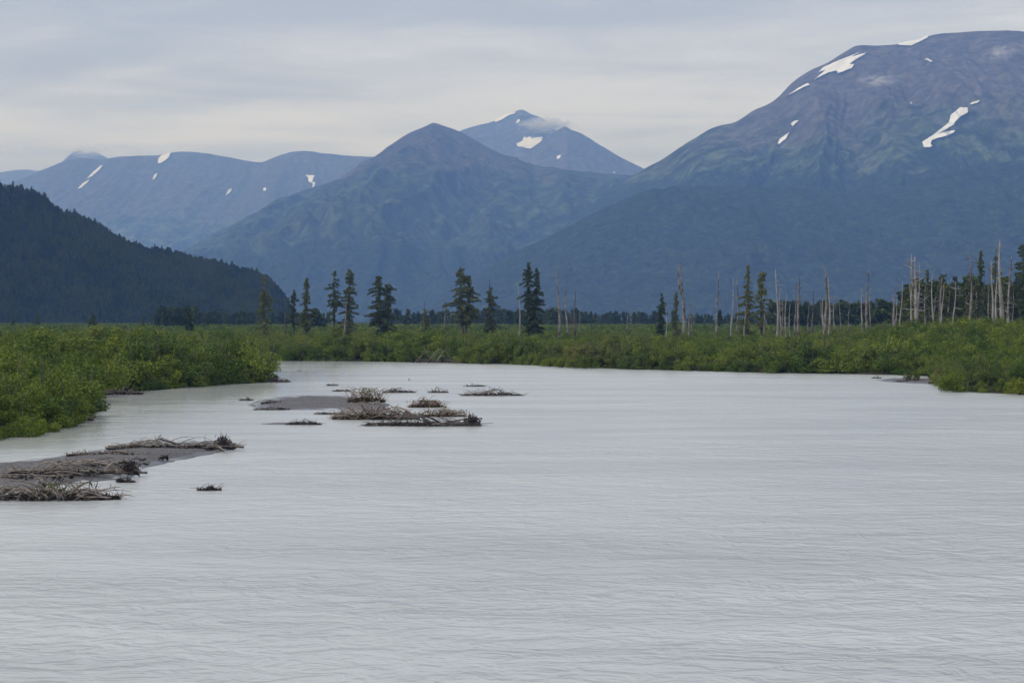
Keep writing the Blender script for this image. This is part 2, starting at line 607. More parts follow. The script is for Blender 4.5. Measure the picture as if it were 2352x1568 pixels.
def gravel_bar(name, outline, top, seed, wide=1.0):
    """low mound of gravel: rings shrinking towards the crest"""
    pts = [at(*p) for p in outline]
    c = sum(pts, Vector()) / len(pts)
    P = np.array([(p.x, p.y) for p in pts])
    # densify
    n = len(P)
    dense = []
    for i in range(n):
        for t in np.linspace(0, 1, 6, endpoint=False):
            dense.append(P[i] * (1 - t) + P[(i + 1) % n] * t)
    P = np.array(dense)
    ce = np.array([c.x, c.y])
    ks = [1.12, 1.03, 1.0, 0.93, 0.8, 0.62, 0.42, 0.2]
    zs = [-0.6, -0.08, 0.015, 0.05, 0.10, 0.6, 0.85, 0.95]
    rings = []
    for k, zz in zip(ks, zs):
        q = ce + (P - ce) * k
        z = np.full(len(P), zz if zz < 0.03 else min(zz, 1) * top)
        if zz > 0.03:
            z = z + 0.07 * fbm(q[:, 0] / 1.1, q[:, 1] / 1.1, 4, seed) * (1 if k < 0.95 else 0.5)
        else:
            q = q + 0.45 * np.stack([fbm(q[:, 0] / 1.3, q[:, 1] / 1.3, 3, seed + 1), fbm(q[:, 0] / 1.3, q[:, 1] / 1.3, 3, seed + 2)], 1)
        rings.append(np.column_stack([q, z]))
    rings.append(np.column_stack([np.tile(ce, (len(P), 1)), np.full(len(P), top)]))
    v = np.concatenate(rings)
    m = len(P)
    f = []
    for r in range(len(rings) - 1):
        for i in range(m):
            j = (i + 1) % m
            f.append((r * m + i, r * m + j, (r + 1) * m + j, (r + 1) * m + i))
    me = mesh_np(name, v, f, M['gravel'], True)
    bm = bmesh.new()
    bm.from_mesh(me)
    bmesh.ops.remove_doubles(bm, verts=bm.verts, dist=0.001)
    bm.to_mesh(me)
    bm.free()
    return tag(link(name, me), kind='structure')


def cobbles(bar, n, seed, lo=0.02):
    rd = random.Random(seed)
    bv = BVHTree.FromPolygons([tuple(v.co) for v in bar.data.vertices], [tuple(p.vertices) for p in bar.data.polygons])
    xs = [v.co.x for v in bar.data.vertices]
    ys = [v.co.y for v in bar.data.vertices]
    V, Fc = [], []
    for k in range(n):
        h = bv.ray_cast(Vector((rd.uniform(min(xs), max(xs)), rd.uniform(min(ys), max(ys)), 5)), Vector((0, 0, -1)))
        if h[0] is None or h[0].z < lo:
            continue
        r = 0.025 + 0.07 * rd.random() ** 4
        b_ = len(V)
        for d in ((1, 0, 0), (0, 1, 0), (-1, 0, 0), (0, -1, 0), (0, 0, 0.6), (0, 0, -0.6)):
            V.append(h[0] + Vector(d) * r * rd.uniform(0.7, 1.3))
        for i in range(4):
            j = (i + 1) % 4
            Fc += [(b_ + i, b_ + j, b_ + 4), (b_ + j, b_ + i, b_ + 5)]
    if Fc:
        tag(link('cobbles', mesh_np('cobbles', V, Fc, M['gravel']), bar), kind='stuff')
    return bar


cobbles(gravel_bar('gravel_bar_near', [(-260, 1090), (-120, 1072), (0, 1065), (56, 1057), (118, 1052), (168, 1043), (252, 1031), (350, 1020), (476, 1015), (552, 1024), (500, 1040),
                               (406, 1057), (330, 1074), (326, 1086), (292, 1097), (215, 1106), (90, 1118), (0, 1126), (-200, 1135)], 0.2, 21), 2200, 5)
cobbles(gravel_bar('gravel_bar_middle', [(572, 930), (590, 921), (650, 911), (720, 908), (800, 910), (860, 916), (900, 930), (870, 940), (800, 941), (700, 941), (600, 941)], 0.17, 31), 900, 6)
gravel_bar('gravel_spit_small', [(600, 973), (640, 971), (700, 970), (728, 973), (690, 976), (640, 975)], 0.06, 41)
gravel_bar('gravel_bar_right', [(2010, 872), (2060, 868), (2140, 868), (2240, 872), (2260, 884), (2180, 884), (2100, 880), (2040, 877)], 0.16, 51)

# ------------------------------------------------------------------ mountains
def densify(ridge, step):
    px = np.array([p[0] for p in ridge], float)
    py = np.array([p[1] for p in ridge], float)
    q = np.arange(px[0], px[-1] + 0.1, step)
    # Catmull-Rom style smooth interpolation
    m = np.gradient(py, px)
    k = np.clip(np.searchsorted(px, q, 'right') - 1, 0, len(px) - 2)
    h = px[k + 1] - px[k]
    t = (q - px[k]) / h
    y = (2 * t**3 - 3 * t**2 + 1) * py[k] + (t**3 - 2 * t**2 + t) * h * m[k] + (-2 * t**3 + 3 * t**2) * py[k + 1] + (t**3 - t**2) * h * m[k + 1]
    return q, y


BVH = {}


def mountain(name, ridge, dist, run, mat, seed, step=5, nv=70, amp=110, freq=420.0, back_run=2500, power=1.2, rough=1.2, zb=-8.0):
    q, y = densify(ridge, step)
    y = y + rough * fbm(q / 26.0, q * 0 + seed, 4, seed)
    D = np.interp(q, [p[0] for p in ridge], [p[2] for p in ridge]) if len(ridge[0]) > 2 else np.full(len(q), float(dist))
    rx = (q - 1176) / F * D
    rz = CAMZ + (HOR - y) / F * D
    v = np.linspace(0, 1, nv)
    VV = v[None, :]
    RX, RZ, RD = rx[:, None], rz[:, None], D[:, None]
    # spurs and gullies run down the fall line, meandering a little
    Hs = np.maximum(RZ - zb, 1.0)
    U = (RX + 0 * VV) / freq
    meander = 0.55 * fbm(U * 0.5, VV * 1.6 + seed, 3, seed + 3)
    sp = fbm(U + meander, VV * 0.9 + 5.1, 5, seed, True, 0.52)
    w = np.sin(np.pi * np.clip(VV, 0, 1) ** 0.9) ** 0.75
    fine = fbm(U * 5, VV * 7, 4, seed + 9) + 1.0 * fbm(U * 2.6 + meander * 4.0, VV * 3.4, 5, seed + 5, True, 0.6)
    scale = np.clip(Hs / 900.0, 0.03, 1.0)
    YY = RD - run * scale ** 0.5 * (1 - VV) - 2.2 * amp * scale * sp * w * (0.4 + 0.6 * (1 - VV))
    ZZ = zb + Hs * VV ** power + amp * scale * (0.65 * sp + 0.16 * fine) * w
    XX = RX + 0 * VV + 0.35 * amp * scale * meander * w
    # back slope
    nb = 12
    vb = np.linspace(0, 1, nb)[1:][None, :]
    YB = RD + back_run * vb
    ZB = zb + Hs * (1 - vb) ** 1.2
    XB = RX + 0 * vb
    V = np.stack([np.hstack([XX, XB]), np.hstack([YY, YB]), np.hstack([ZZ, ZB])], 2)
    verts = V.reshape(-1, 3)
    faces = grid_faces(V.shape[0], V.shape[1])
    o = tag(link(name, mesh_np(name, verts, faces, mat, True)), kind='structure')
    BVH[name] = (BVHTree.FromPolygons([tuple(p) for p in verts.tolist()], faces.tolist()), o)
    return o, V


m_back = mountain_mat('back_range_ground', 240, 640, 900, (0.064, 0.064, 0.060), (0.052, 0.074, 0.044))
m_mid = mountain_mat('middle_mountain_ground', 330, 800, 1100, (0.056, 0.052, 0.048), (0.040, 0.053, 0.031))
m_right = mountain_mat('right_mountain_ground', 600, 800, 1000, (0.074, 0.067, 0.061), (0.052, 0.071, 0.038))
m_forest = mountain_mat('forested_slope_ground', 545, 1100, 2500)
m_peak = mountain_mat('peak_ground', 200, 700, 1400, (0.064, 0.060, 0.058), (0.045, 0.064, 0.036))

mountain('mountain_far', [(-200, 420), (-60, 402), (0, 396), (60, 390), (90, 393), (120, 392), (150, 366), (165, 353), (182, 347), (200, 352), (215, 350), (245, 362), (300, 400), (420, 470)],
         20500, 3500, m_peak, 71, 6, 40, 120, 700)
mountain('mountain_back_range', [(-320, 560), (-180, 500), (-60, 452), (0, 428), (60, 407), (110, 386), (160, 368), (200, 364), (225, 367), (270, 361), (330, 358), (365, 357), (400, 350), (450, 350),
                                 (500, 357), (560, 368), (600, 373), (640, 358), (690, 347), (740, 352), (800, 358), (860, 361), (960, 365), (1100, 380), (1300, 420)],
         15500, 4000, m_back, 72, 3, 130, 150, 620)
mountain('mountain_back_peak', [(880, 380), (1000, 330), (1050, 304), (1080, 293), (1130, 280), (1160, 265), (1180, 257), (1200, 253), (1220, 263), (1250, 275), (1264, 286), (1290, 312), (1340, 350), (1450, 400)],
         17000, 2800, m_peak, 73, 4, 60, 110, 520)
mountain('mountain_back_shoulder', [(1000, 345), (1080, 318), (1130, 314), (1180, 303), (1215, 293), (1232, 291), (1246, 298), (1258, 318), (1290, 345), (1400, 400)],
         16000, 2200, m_peak, 74, 4, 50, 80, 420)
mountain('mountain_pointed_peak', [(1090, 412), (1150, 385), (1190, 361), (1230, 334), (1262, 312), (1285, 297), (1297, 291), (1310, 298), (1330, 305), (1380, 335), (1430, 364), (1480, 388), (1560, 430), (1650, 480)],
         14500, 2600, m_peak, 75, 4, 70, 80, 460)
mountain('mountain_middle', [(300, 650), (380, 606), (430, 581), (520, 530), (600, 490), (680, 450), (740, 425), (800, 403), (850, 370), (890, 340), (940, 307), (975, 293), (998, 285), (1022, 292),
                             (1060, 306), (1110, 334), (1160, 358), (1230, 380), (1330, 395), (1420, 402), (1490, 408), (1600, 430), (1750, 500)],
         10800, 3900, m_mid, 76, 3, 170, 290, 760)
mountain('mountain_right', [(1180, 600), (1300, 510), (1400, 440), (1440, 411), (1480, 388), (1520, 367), (1560, 340), (1600, 315), (1640, 293), (1690, 280), (1730, 255), (1780, 230), (1820, 190), (1860, 163),
                            (1900, 145), (1940, 120), (1965, 107), (2000, 106), (2060, 103), (2100, 95), (2140, 82), (2200, 76), (2300, 72), (2340, 73), (2420, 90), (2600, 150), (2850, 260)],
         9000, 2900, m_right, 77, 3, 190, 190, 560)
mountain('mountain_forested_slope', [(860, 728), (930, 712), (1000, 690), (1060, 655), (1110, 622), (1180, 580), (1250, 548), (1320, 512), (1400, 473), (1480, 440), (1540, 430), (1620, 428), (1750, 429), (1850, 432),
                                     (1980, 443), (2050, 431), (2150, 402), (2250, 383), (2352, 368), (2500, 350), (2900, 330)],
         6900, 2100, m_forest, 78, 2, 130, 150, 520, 1500, 1.1, 7.0)

hill, HV = mountain('hill_forested', [(-420, 330), (-250, 362), (-120, 400), (0, 434), (60, 445), (100, 462), (135, 492), (180, 504), (220, 522), (270, 553), (330, 578), (400, 589), (470, 608), (530, 620),
                                      (580, 636), (620, 654), (645, 678), (660, 700), (676, 738)],
                    2150, 450, m_forest, 79, 4, 60, 16, 120, 400, 1.05, 1.0)


def snow_patch(mname, poly, lift=5.0):
    """patch of old snow lying on the mountainside, following its surface"""
    tree, mob = BVH[mname]
    bm = bmesh.new()
    # rough the outline a little
    pts = []
    n = len(poly)
    for i in range(n):
        a, b = poly[i], poly[(i + 1) % n]
        L = math.hypot(b[0] - a[0], b[1] - a[1])
        k = max(1, int(L / 2.6))
        for j in range(k):
            t = j / k
            s = 0 if j == 0 else 0.4
            pts.append((a[0] + (b[0] - a[0]) * t + random.uniform(-s, s), a[1] + (b[1] - a[1]) * t + random.uniform(-s, s)))
    vs_ = [bm.verts.new((p[0], p[1], 0)) for p in pts]
    f = bm.faces.new(vs_)
    bm.normal_update()
    f.normal_update()
    bmesh.ops.triangulate(bm, faces=[f])
    for _ in range(2):
        bmesh.ops.subdivide_edges(bm, edges=[e for e in bm.edges if e.calc_length() > 3.5 and not e.is_boundary], cuts=1)
        bmesh.ops.triangulate(bm, faces=bm.faces)
    o0 = Vector((0, 0, CAMZ))
    last = None
    miss = []
    for v in bm.verts:
        d = ray(v.co.x, v.co.y).normalized()
        hit = tree.ray_cast(o0, d)
        dy = 0
        while hit[0] is None and dy < 14:          # just above the ridge: lie on the crest instead
            dy += 0.7
            d = ray(v.co.x, v.co.y + dy).normalized()
            hit = tree.ray_cast(o0, d)
        if hit[0] is None:
            miss.append((v, d))
            continue
        last = (hit[0] - o0).length
        v.co = hit[0] - d * lift + Vector((0, 0, lift * 0.3))
    for v, d in miss:
        v.co = o0 + d * ((last or 9000) - lift)
    # rim: the sheet's edge goes down into the slope
    be = [e for e in bm.edges if e.is_boundary]
    r = bmesh.ops.extrude_edge_only(bm, edges=be)
    for v in [g for g in r['geom'] if isinstance(g, bmesh.types.BMVert)]:
        v.co += (v.co - o0).normalized() * 14 - Vector((0, 0, 4))
    me = bpy.data.meshes.new('snow_patch')
    bmesh.ops.recalc_face_normals(bm, faces=bm.faces)
    bm.to_mesh(me)
    bm.free()
    me.materials.append(M['snow'])
    return link('snow_patch', me, mob)


def c7(*pts):       # outline read off an enlargement of the right mountain
    k = 1000 / 2352 * 0.9408
    return [(1500 * 0.9408 + x * k, 50 * 0.9408 + y * k) for x, y in pts]


def c6(*pts):
    k = 900 / 2352 * 0.9408
    return [(800 * 0.9408 + x * k, 220 * 0.9408 + y * k) for x, y in pts]


def c5(*pts):
    k = 900 / 2352 * 0.9408
    return [(x * k, 300 * 0.9408 + y * k) for x, y in pts]


for poly in (c7((1622, 140), (1660, 122), (1800, 93), (1798, 105), (1705, 151), (1640, 148)),
             c7((1150, 345), (1215, 290), (1175, 303), (1195, 278), (1290, 235), (1405, 190), (1360, 215), (1446, 192), (1430, 205), (1385, 230), (1350, 258), (1375, 258), (1365, 280), (1285, 310), (1275, 295), (1230, 305)),
             c7((998, 434), (1055, 395), (1110, 366), (1122, 377), (1085, 390), (1040, 415)),
             c7((1013, 600), (1035, 583), (1058, 582), (1025, 613)),
             c7((936, 712), (950, 688), (1005, 647), (985, 685), (948, 717)),
             c7((1783, 228), (1795, 226), (1826, 240), (1818, 244)),
             c7((1695, 478), (1704, 474), (1710, 480), (1702, 486)),
             c7((2040, 488), (2060, 476), (2100, 466), (2085, 480), (2050, 490)),
             c7((1768, 705), (1830, 665), (1920, 595), (1932, 550), (1985, 507), (2030, 508), (2030, 535), (1985, 560), (1955, 590), (1950, 605), (1860, 657), (1955, 637), (1950, 650), (1900, 672), (1850, 684), (1822, 695), (1815, 715), (1826, 727), (1810, 736), (1778, 736))):
    snow_patch('mountain_right', poly, 18)
for poly in (c6((1055, 198), (1100, 172), (1160, 147), (1200, 139), (1195, 153), (1160, 162), (1110, 192), (1075, 207)),
             c6((1201, 208), (1215, 191), (1227, 190), (1222, 206), (1205, 215))):
    snow_patch('mountain_back_peak', poly, 16)
snow_patch('mountain_back_shoulder', c6((1203, 345), (1240, 325), (1255, 296), (1265, 308), (1290, 297), (1300, 308), (1370, 299), (1365, 330), (1300, 375), (1270, 372), (1240, 363), (1215, 362)), 8)
for poly in (c6((1220, 416), (1232, 402), (1252, 393), (1238, 410)), c6((1460, 430), (1470, 419), (1489, 417), (1480, 436), (1466, 442)), c6((1822, 523), (1832, 521), (1835, 529), (1826, 531))):
    snow_patch('mountain_pointed_peak', poly, 8)
for poly in (c5((555, 360), (590, 320), (640, 278), (656, 275), (635, 302), (585, 346)), c5((495, 426), (530, 388), (570, 368), (560, 382), (520, 415)),
             c5((1005, 258), (1010, 232), (1030, 210), (1090, 192), (1075, 225), (1040, 252), (1018, 263)), c5((972, 366), (985, 335), (1004, 323), (995, 350), (980, 365)),
             c5((1436, 468), (1458, 428), (1479, 422), (1470, 445), (1448, 463)), c5((1676, 425), (1690, 417), (1700, 422), (1695, 437), (1682, 436)),
             c5((1950, 337), (2010, 339), (1998, 355), (1990, 385), (1970, 383), (1965, 352)), c5((1990, 380), (2012, 385), (2005, 408), (1988, 418), (1998, 398)), c5((1996, 430), (2010, 420), (2010, 436), (2000, 437))):
    snow_patch('mountain_back_range', poly, 18)

# ------------------------------------------------------------------ vegetation builders
def leaves(name, cen, nrm, lng, wid, mat, seed, bias=0.6, droop=None):
    """diamond-shaped leaf sprays: cen (N,3), nrm preferred normals, droop optional long-axis directions"""
    g = np.random.default_rng(seed)
    N = len(cen)
    n = nrm * bias + g.normal(size=(N, 3)) * (1 - bias) * 0.9
    n /= np.linalg.norm(n, axis=1, keepdims=True) + 1e-9
    a = g.normal(size=(N, 3)) if droop is None else droop + g.normal(size=(N, 3)) * 0.25
    a = a - n * np.sum(a * n, 1, keepdims=True)
    a /= np.linalg.norm(a, axis=1, keepdims=True) + 1e-9
    b = np.cross(n, a)
    l = (lng * g.uniform(0.6, 1.3, N))[:, None]
    w = (wid * g.uniform(0.6, 1.3, N))[:, None]
    v = np.stack([cen - a * l, cen - b * w + a * l * 0.1, cen + a * l, cen + b * w + a * l * 0.1], 1).reshape(-1, 3)
    return mesh_np(name, v, np.arange(4 * N).reshape(N, 4), mat)


def shrub_foliage(seed, n, size, mat, height=3.0, rad=1.7, name='foliage'):
    g = np.random.default_rng(seed)
    nl = 13
    cs, rs = [], []
    for i in range(nl):
        th = g.uniform(0, 2 * np.pi)
        rr = rad * math.sqrt(g.uniform(0, 1)) * 0.85
        top = height * (1 - 0.55 * (rr / rad) ** 2) * g.uniform(0.6, 1.0)
        z = top * (g.uniform(0.35, 0.85) if i % 3 else g.uniform(0.12, 0.3))
        cs.append((rr * math.cos(th), rr * math.sin(th), z))
        rs.append(g.uniform(0.40, 0.72) * rad / 1.7)
    cs, rs = np.array(cs), np.array(rs)
    k = g.integers(0, nl, n)
    d = g.normal(size=(n, 3))
    d /= np.linalg.norm(d, axis=1, keepdims=True)
    r = rs[k] * (0.45 + 0.6 * g.random(n) ** 0.6)
    cen = cs[k] + d * r[:, None] * np.array([1, 1, 0.95])
    # upright leafy shoots break the outline
    ns = 13
    sh = []
    for i in range(ns):
        kk = g.integers(0, nl)
        b = cs[kk] + np.array([g.normal() * 0.3, g.normal() * 0.3, rs[kk] * 0.7])
        lean = np.array([g.normal() * 0.25, g.normal() * 0.25, 1.0])
        L = g.uniform(0.25, 0.6)
        for t in np.linspace(0, 1, 12):
            sh.append(b + lean * L * t + g.normal(size=3) * 0.06 * (1.2 - t))
    cen = np.concatenate([cen, np.array(sh)])
    nrm = np.concatenate([d, g.normal(size=(len(sh), 3))])
    cen[:, 2] = np.maximum(cen[:, 2], 0.03)
    nrm[:, 2] += 0.25
    return leaves(name, cen, nrm, size, size * 0.5, mat, seed + 1, 0.68)


def shrub_stems(seed, height=3.0, rad=1.7, mat='stem'):
    g = random.Random(seed)
    mb = MB()
    for i in range(9):
        th = g.uniform(0, 6.28)
        r = rad * g.uniform(0.3, 0.85)
        top = Vector((r * math.cos(th), r * math.sin(th), height * g.uniform(0.55, 0.95)))
        b = Vector((math.cos(th) * 0.2, math.sin(th) * 0.2, -0.3))
        mid = (b + top) * 0.5 + Vector((math.cos(th) * 0.25, math.sin(th) * 0.25, -0.2))
        mb.tube([b, mid, top], [0.05, 0.035, 0.012], 4)
    return mb.mesh('stems', M[mat])


NEAR_F = [shrub_foliage(100 + i, 3800, 0.085, M['shrub'], (3.0, 3.6, 2.4, 3.2, 2.1, 3.9, 2.8, 3.3)[i], (1.7, 1.5, 1.9, 1.35, 1.7, 1.45, 2.0, 1.6)[i]) for i in range(8)]
NEAR_S = [shrub_stems(200 + i, (2.7, 3.2, 2.4, 2.8, 1.9, 3.4, 2.5, 3.4)[i], (1.7, 1.5, 2.0, 1.35, 1.7, 1.45, 2.0, 1.7)[i], 'bark' if i == 2 else 'stem') for i in range(8)]
FAR_F = [shrub_foliage(300 + i, 620, 0.19, M['shrub_far'], 3.0, 1.9) for i in range(5)]
YEL_F = [shrub_foliage(400 + i, 2600, 0.095, M['shrub_yellow'], 2.2, 1.6) for i in range(3)]


def tufts(nt_pts, name, protos, mat_label, cat, loc_attr):
    """one mass of plants: copies of proto meshes set out on points by geometry nodes"""
    P, Rz, Sc, Ix = loc_attr
    me = bpy.data.meshes.new(name)
    me.vertices.add(len(P))
    me.vertices.foreach_set('co', np.asarray(P, np.float32).ravel())
    for an, ty, val in (('rot', 'FLOAT_VECTOR', Rz), ('scl', 'FLOAT_VECTOR', Sc)):
        a = me.attributes.new(an, ty, 'POINT')
        a.data.foreach_set('vector', np.asarray(val, np.float32).ravel())
    a = me.attributes.new('pick', 'INT', 'POINT')
    a.data.foreach_set('value', np.asarray(Ix, np.int32))
    o = link(name, me)
    ng = bpy.data.node_groups.new(name, 'GeometryNodeTree')
    ng.interface.new_socket('Geometry', in_out='INPUT', socket_type='NodeSocketGeometry')
    ng.interface.new_socket('Geometry', in_out='OUTPUT', socket_type='NodeSocketGeometry')
    gi, go = ng.nodes.new('NodeGroupInput'), ng.nodes.new('NodeGroupOutput')
    iop = ng.nodes.new('GeometryNodeInstanceOnPoints')
    g2i = ng.nodes.new('GeometryNodeGeometryToInstance')
    for ob in reversed(protos):
        oi = ng.nodes.new('GeometryNodeObjectInfo')
        oi.inputs['Object'].default_value = ob
        oi.transform_space = 'ORIGINAL'
        ng.links.new(oi.outputs['Geometry'], g2i.inputs[0])

    def attr(nm, ty):
        n = ng.nodes.new('GeometryNodeInputNamedAttribute')
        n.data_type = ty
        n.inputs['Name'].default_value = nm
        return n.outputs['Attribute']
    e2r = ng.nodes.new('FunctionNodeEulerToRotation')
    ng.links.new(attr('rot', 'FLOAT_VECTOR'), e2r.inputs[0])
    ng.links.new(gi.outputs[0], iop.inputs['Points'])
    ng.links.new(g2i.outputs[0], iop.inputs['Instance'])
    iop.inputs['Pick Instance'].default_value = True
    ng.links.new(attr('pick', 'INT'), iop.inputs['Instance Index'])
    ng.links.new(e2r.outputs[0], iop.inputs['Rotation'])
    ng.links.new(attr('scl', 'FLOAT_VECTOR'), iop.inputs['Scale'])
    ng.links.new(iop.outputs[0], go.inputs[0])
    md = o.modifiers.new('scatter', 'NODES')
    md.node_group = ng
    tag(o, mat_label, cat, kind='stuff')
    return o


# --- scatter positions for the shrub belt
def jitter_grid(y0, y1, sp, spread=0.30):
    pts = []
    y = y0
    while y < y1:
        half = spread * y + 12
        xs = np.arange(-half, half, sp)
        pts.append(np.column_stack([xs + rng.uniform(-0.42, 0.42, len(xs)) * sp, y + rng.uniform(-0.42, 0.42, len(xs)) * sp]))
        y += sp
    return np.concatenate(pts)


def in_far(p, gap=0.8):
    q = px_of(p[:, 0], p[:, 1])
    return p[:, 1] > far_edge(q) + gap


def in_left(p, gap=0.8):
    q = px_of(p[:, 0], p[:, 1])
    q2 = px_of(p[:, 0] + 1.1, p[:, 1])
    q3 = px_of(p[:, 0] + 0.6, p[:, 1])
    ok = (p[:, 1] > left_front(q) + gap) & (p[:, 1] < left_back(q) - 0.3)
    if gap < 0:
        return (q < 640) & ok
    return ok & (q2 < 600) & (p[:, 1] > left_front(q2) + gap) & (p[:, 1] > left_front(q3) + gap)


def shrub_h(p):
    q = px_of(p[:, 0], p[:, 1])
    h = 1.0 + 0.75 * fbm(p[:, 0] / 10, p[:, 1] / 10, 3, 4) + rng.normal(0, 0.2, len(p))
    h = np.clip(h, 0.42, 1.5)
    left = in_left(p, -2)
    h = np.where(left, h * (0.86 + 0.34 * sstep(120, 165, p[:, 1])), h * 1.12)
    # shorter at the water's edge, taller on the right of the valley
    h = np.where((~left) & (q > 1250) & (q < 1700), h * 0.88, h)
    # behind the shore belt the scrub is lower: open willow flats
    back = sstep(10, 34, p[:, 1] - far_edge(q)) * (1 - sstep(1900, 2200, q))
    h = np.where(left, h, h * (1 - 0.25 * back))
    h = np.where((~left) & (q > 2080) & (p[:, 1] < 300), h * (0.62 + 0.3 * sstep(200, 300, p[:, 1])), h)
    return h


near = jitter_grid(98, 420, 2.45)
nf, nl_ = in_far(near, 0.1), in_left(near, 0.1)
near = near[nf | nl_]
q_ = px_of(near[:, 0], near[:, 1])
isl = in_left(near)
dedge = np.where(isl, near[:, 1] - left_front(q_), near[:, 1] - far_edge(q_))
vis = (q_ > -25) & (q_ < 2380)
score = np.where(vis & (dedge < np.where(isl, 26.0, 12.0)), near[:, 1] * 0.3 + dedge * 6, 1e9)
order = np.argsort(score)
pick = order[:int(min(205, np.sum(score < 1e8)))]
mask = np.zeros(len(near), bool)
mask[pick] = True

protos_near = []
hh = shrub_h(near)


def zone(x, y, left, edge):
    q = px_of(x, y)
    row = 'front row' if edge < 3.0 else ('second row' if edge < 7.0 else 'back row')
    if left and q < 225 and y < 150:
        pl = 'in the nearest clump on the left bank'
        kind = 'lush green willow shrub'
    elif left:
        kind = 'dark green alder shrub'
        pl = 'behind the drift branches of the left bank' if q < 340 else ('on the left bank midway to its point' if q < 470 else 'near the pointed tip of the left bank')
    elif q > 2140 and y < 235:
        kind, pl = 'yellowish green willow shrub', 'on the promontory at the right edge'
    else:
        kind, pl = 'dark rounded alder shrub', 'on the far shore'
        for lim, kd, txt in ((690, None, 'far shore just past the left point'), (840, None, 'far shore below the tall spruce pair'), (960, None, 'far shore below the bushy spruce'),
                             (1090, None, 'far shore by the arched dead branches'), (1230, 'olive willow shrub', 'far shore below the tallest central spruce'),
                             (1410, 'olive willow shrub', 'far shore around the yellow patch'), (1560, 'green willow shrub', 'far shore below the short spruces'),
                             (1720, 'green willow shrub', 'far shore below the plain grey poles'), (1880, 'bright green willow shrub', 'far shore below the clustered snags'),
                             (2020, 'bright green willow shrub', 'far shore below the lone brown snag'), (9999, 'bright green willow shrub', 'shore behind the drift heap with a bush')):
            if q < lim:
                kind, pl = kd or kind, 'on the ' + txt
                break
    return ('%s %s, %s' % (kind, pl, row), 'shrubs ' + pl)


for k, i in enumerate(sorted(pick)):
    x, y = near[i]
    z = float(ground_z(np.array([x]), np.array([y]))[0]) - 0.12
    s = float(hh[i])
    lab, grp = zone(x, y, bool(isl[i]), dedge[i])
    if dedge[i] < 2.2:
        s *= random.uniform(0.45, 0.95)
        z = max(0.0, z - 0.25)
    t = empty('riverside_shrub', (x, y, z), random.uniform(0, 6.28), (s * random.uniform(0.95, 1.25), s * random.uniform(0.95, 1.25), s))
    tag(t, lab, 'shrub', grp)
    j = k % 8
    f = link('foliage', NEAR_F[j], t)
    link('stems', NEAR_S[j], t)
    if k < 8:
        protos_near.append(f)

# low growth hanging over the water's edge
def along(pts, x0, x1, step):
    P = [at(*p) for p in pts if True]
    out_, acc = [], 0.0
    for a_, b_ in zip(P[:-1], P[1:]):
        L = (b_ - a_).length
        while acc < L:
            c_ = a_.lerp(b_, acc / L)
            if x0 < px_of(c_.x, c_.y) < x1:
                out_.append(c_)
            acc += step * random.uniform(0.7, 1.3)
        acc -= L
    return out_


k = 0
for pts, x0, x1, step, left in ((LEFT_FRONT, -20, 636, 1.75, True), (FAR_EDGE, 590, 2375, 2.9, False)):
    for c_ in along(pts, x0, x1, step):
        q = px_of(c_.x, c_.y)
        if (left and 222 < q < 330) or (not left and 2020 < q < 2150):
            if random.random() < 0.6:
                continue
        s = random.uniform(0.22, 0.5) * (0.6 if left and q > 590 else 1.0)
        lab, grp = zone(c_.x, c_.y + (1 if left else 0.5), left, 0.5)
        t = empty('low_shrub', (c_.x - (0.35 if left else 0), c_.y + 0.5, -0.02), random.uniform(0, 6.28), (s * 1.25, s * 1.25, s))
        tag(t, lab.replace(' shrub', ' bush', 1).replace(', front row', ', low'), 'shrub', grp.replace('shrubs', 'low bushes'))
        link('foliage', NEAR_F[k % 8], t)
        link('stems', NEAR_S[k % 8], t)
        k += 1

# yellow green shrubs at the water's edge
protos_yel = []
for (px, py, s, lab) in ((1262, 842, 0.75, 'low yellow green willow at the left end of the bright patch on the far shore'), (1290, 844, 0.85, 'yellow green willow in the middle of the bright patch on the far shore'),
                         (1315, 845, 0.7, 'lowest yellow green willow of the bright patch on the far shore'), (1345, 846, 1.0, 'tallest yellow green willow at the right end of the bright shore patch'),
                         (1108, 836, 0.8, 'yellowish low willow beside the arched dead branches on the far shore'),
                         (2196, 900, 0.95, 'golden yellow willow at the outer corner of the right promontory'), (2345, 906, 0.8, 'yellow tinged willow at the right frame edge by the water'),
                         (2093, 876, 0.55, 'lone small bush growing on the drift heap off the right shore')):
    p = at(px, py)
    t = empty('yellow_willow_shrub', (p.x, p.y, 0.1), random.uniform(0, 6.28), s)
    tag(t, lab, 'shrub', 'yellow willows at the water edge')
    j = len(protos_yel) % 3
    protos_yel.append(link('foliage', YEL_F[j], t))
    link('stems', NEAR_S[j], t).scale = (0.8, 0.8, 0.7)

# the thicket behind: a continuous belt
mid = jitter_grid(420, 700, 3.0)
mid = mid[in_far(mid)]
rest = np.concatenate([near[~mask], mid])
hr = np.concatenate([hh[~mask], shrub_h(mid)])


def scatter(P2, H, name, protos, label, cat):
    n = len(P2)
    z = ground_z(P2[:, 0], P2[:, 1]) - 0.1
    rot = np.column_stack([np.zeros(n), np.zeros(n), rng.uniform(0, 6.28, n)])
    scl = np.column_stack([H * rng.uniform(0.95, 1.3, n), H * rng.uniform(0.95, 1.3, n), H])
    return tufts(None, name, protos, label, cat, (np.column_stack([P2, z]), rot, scl, rng.integers(0, len(protos), n)))


scatter(rest, hr, 'willow_thicket', protos_near, 'continuous green willow and alder thicket covering the valley floor behind the shores', 'thicket')

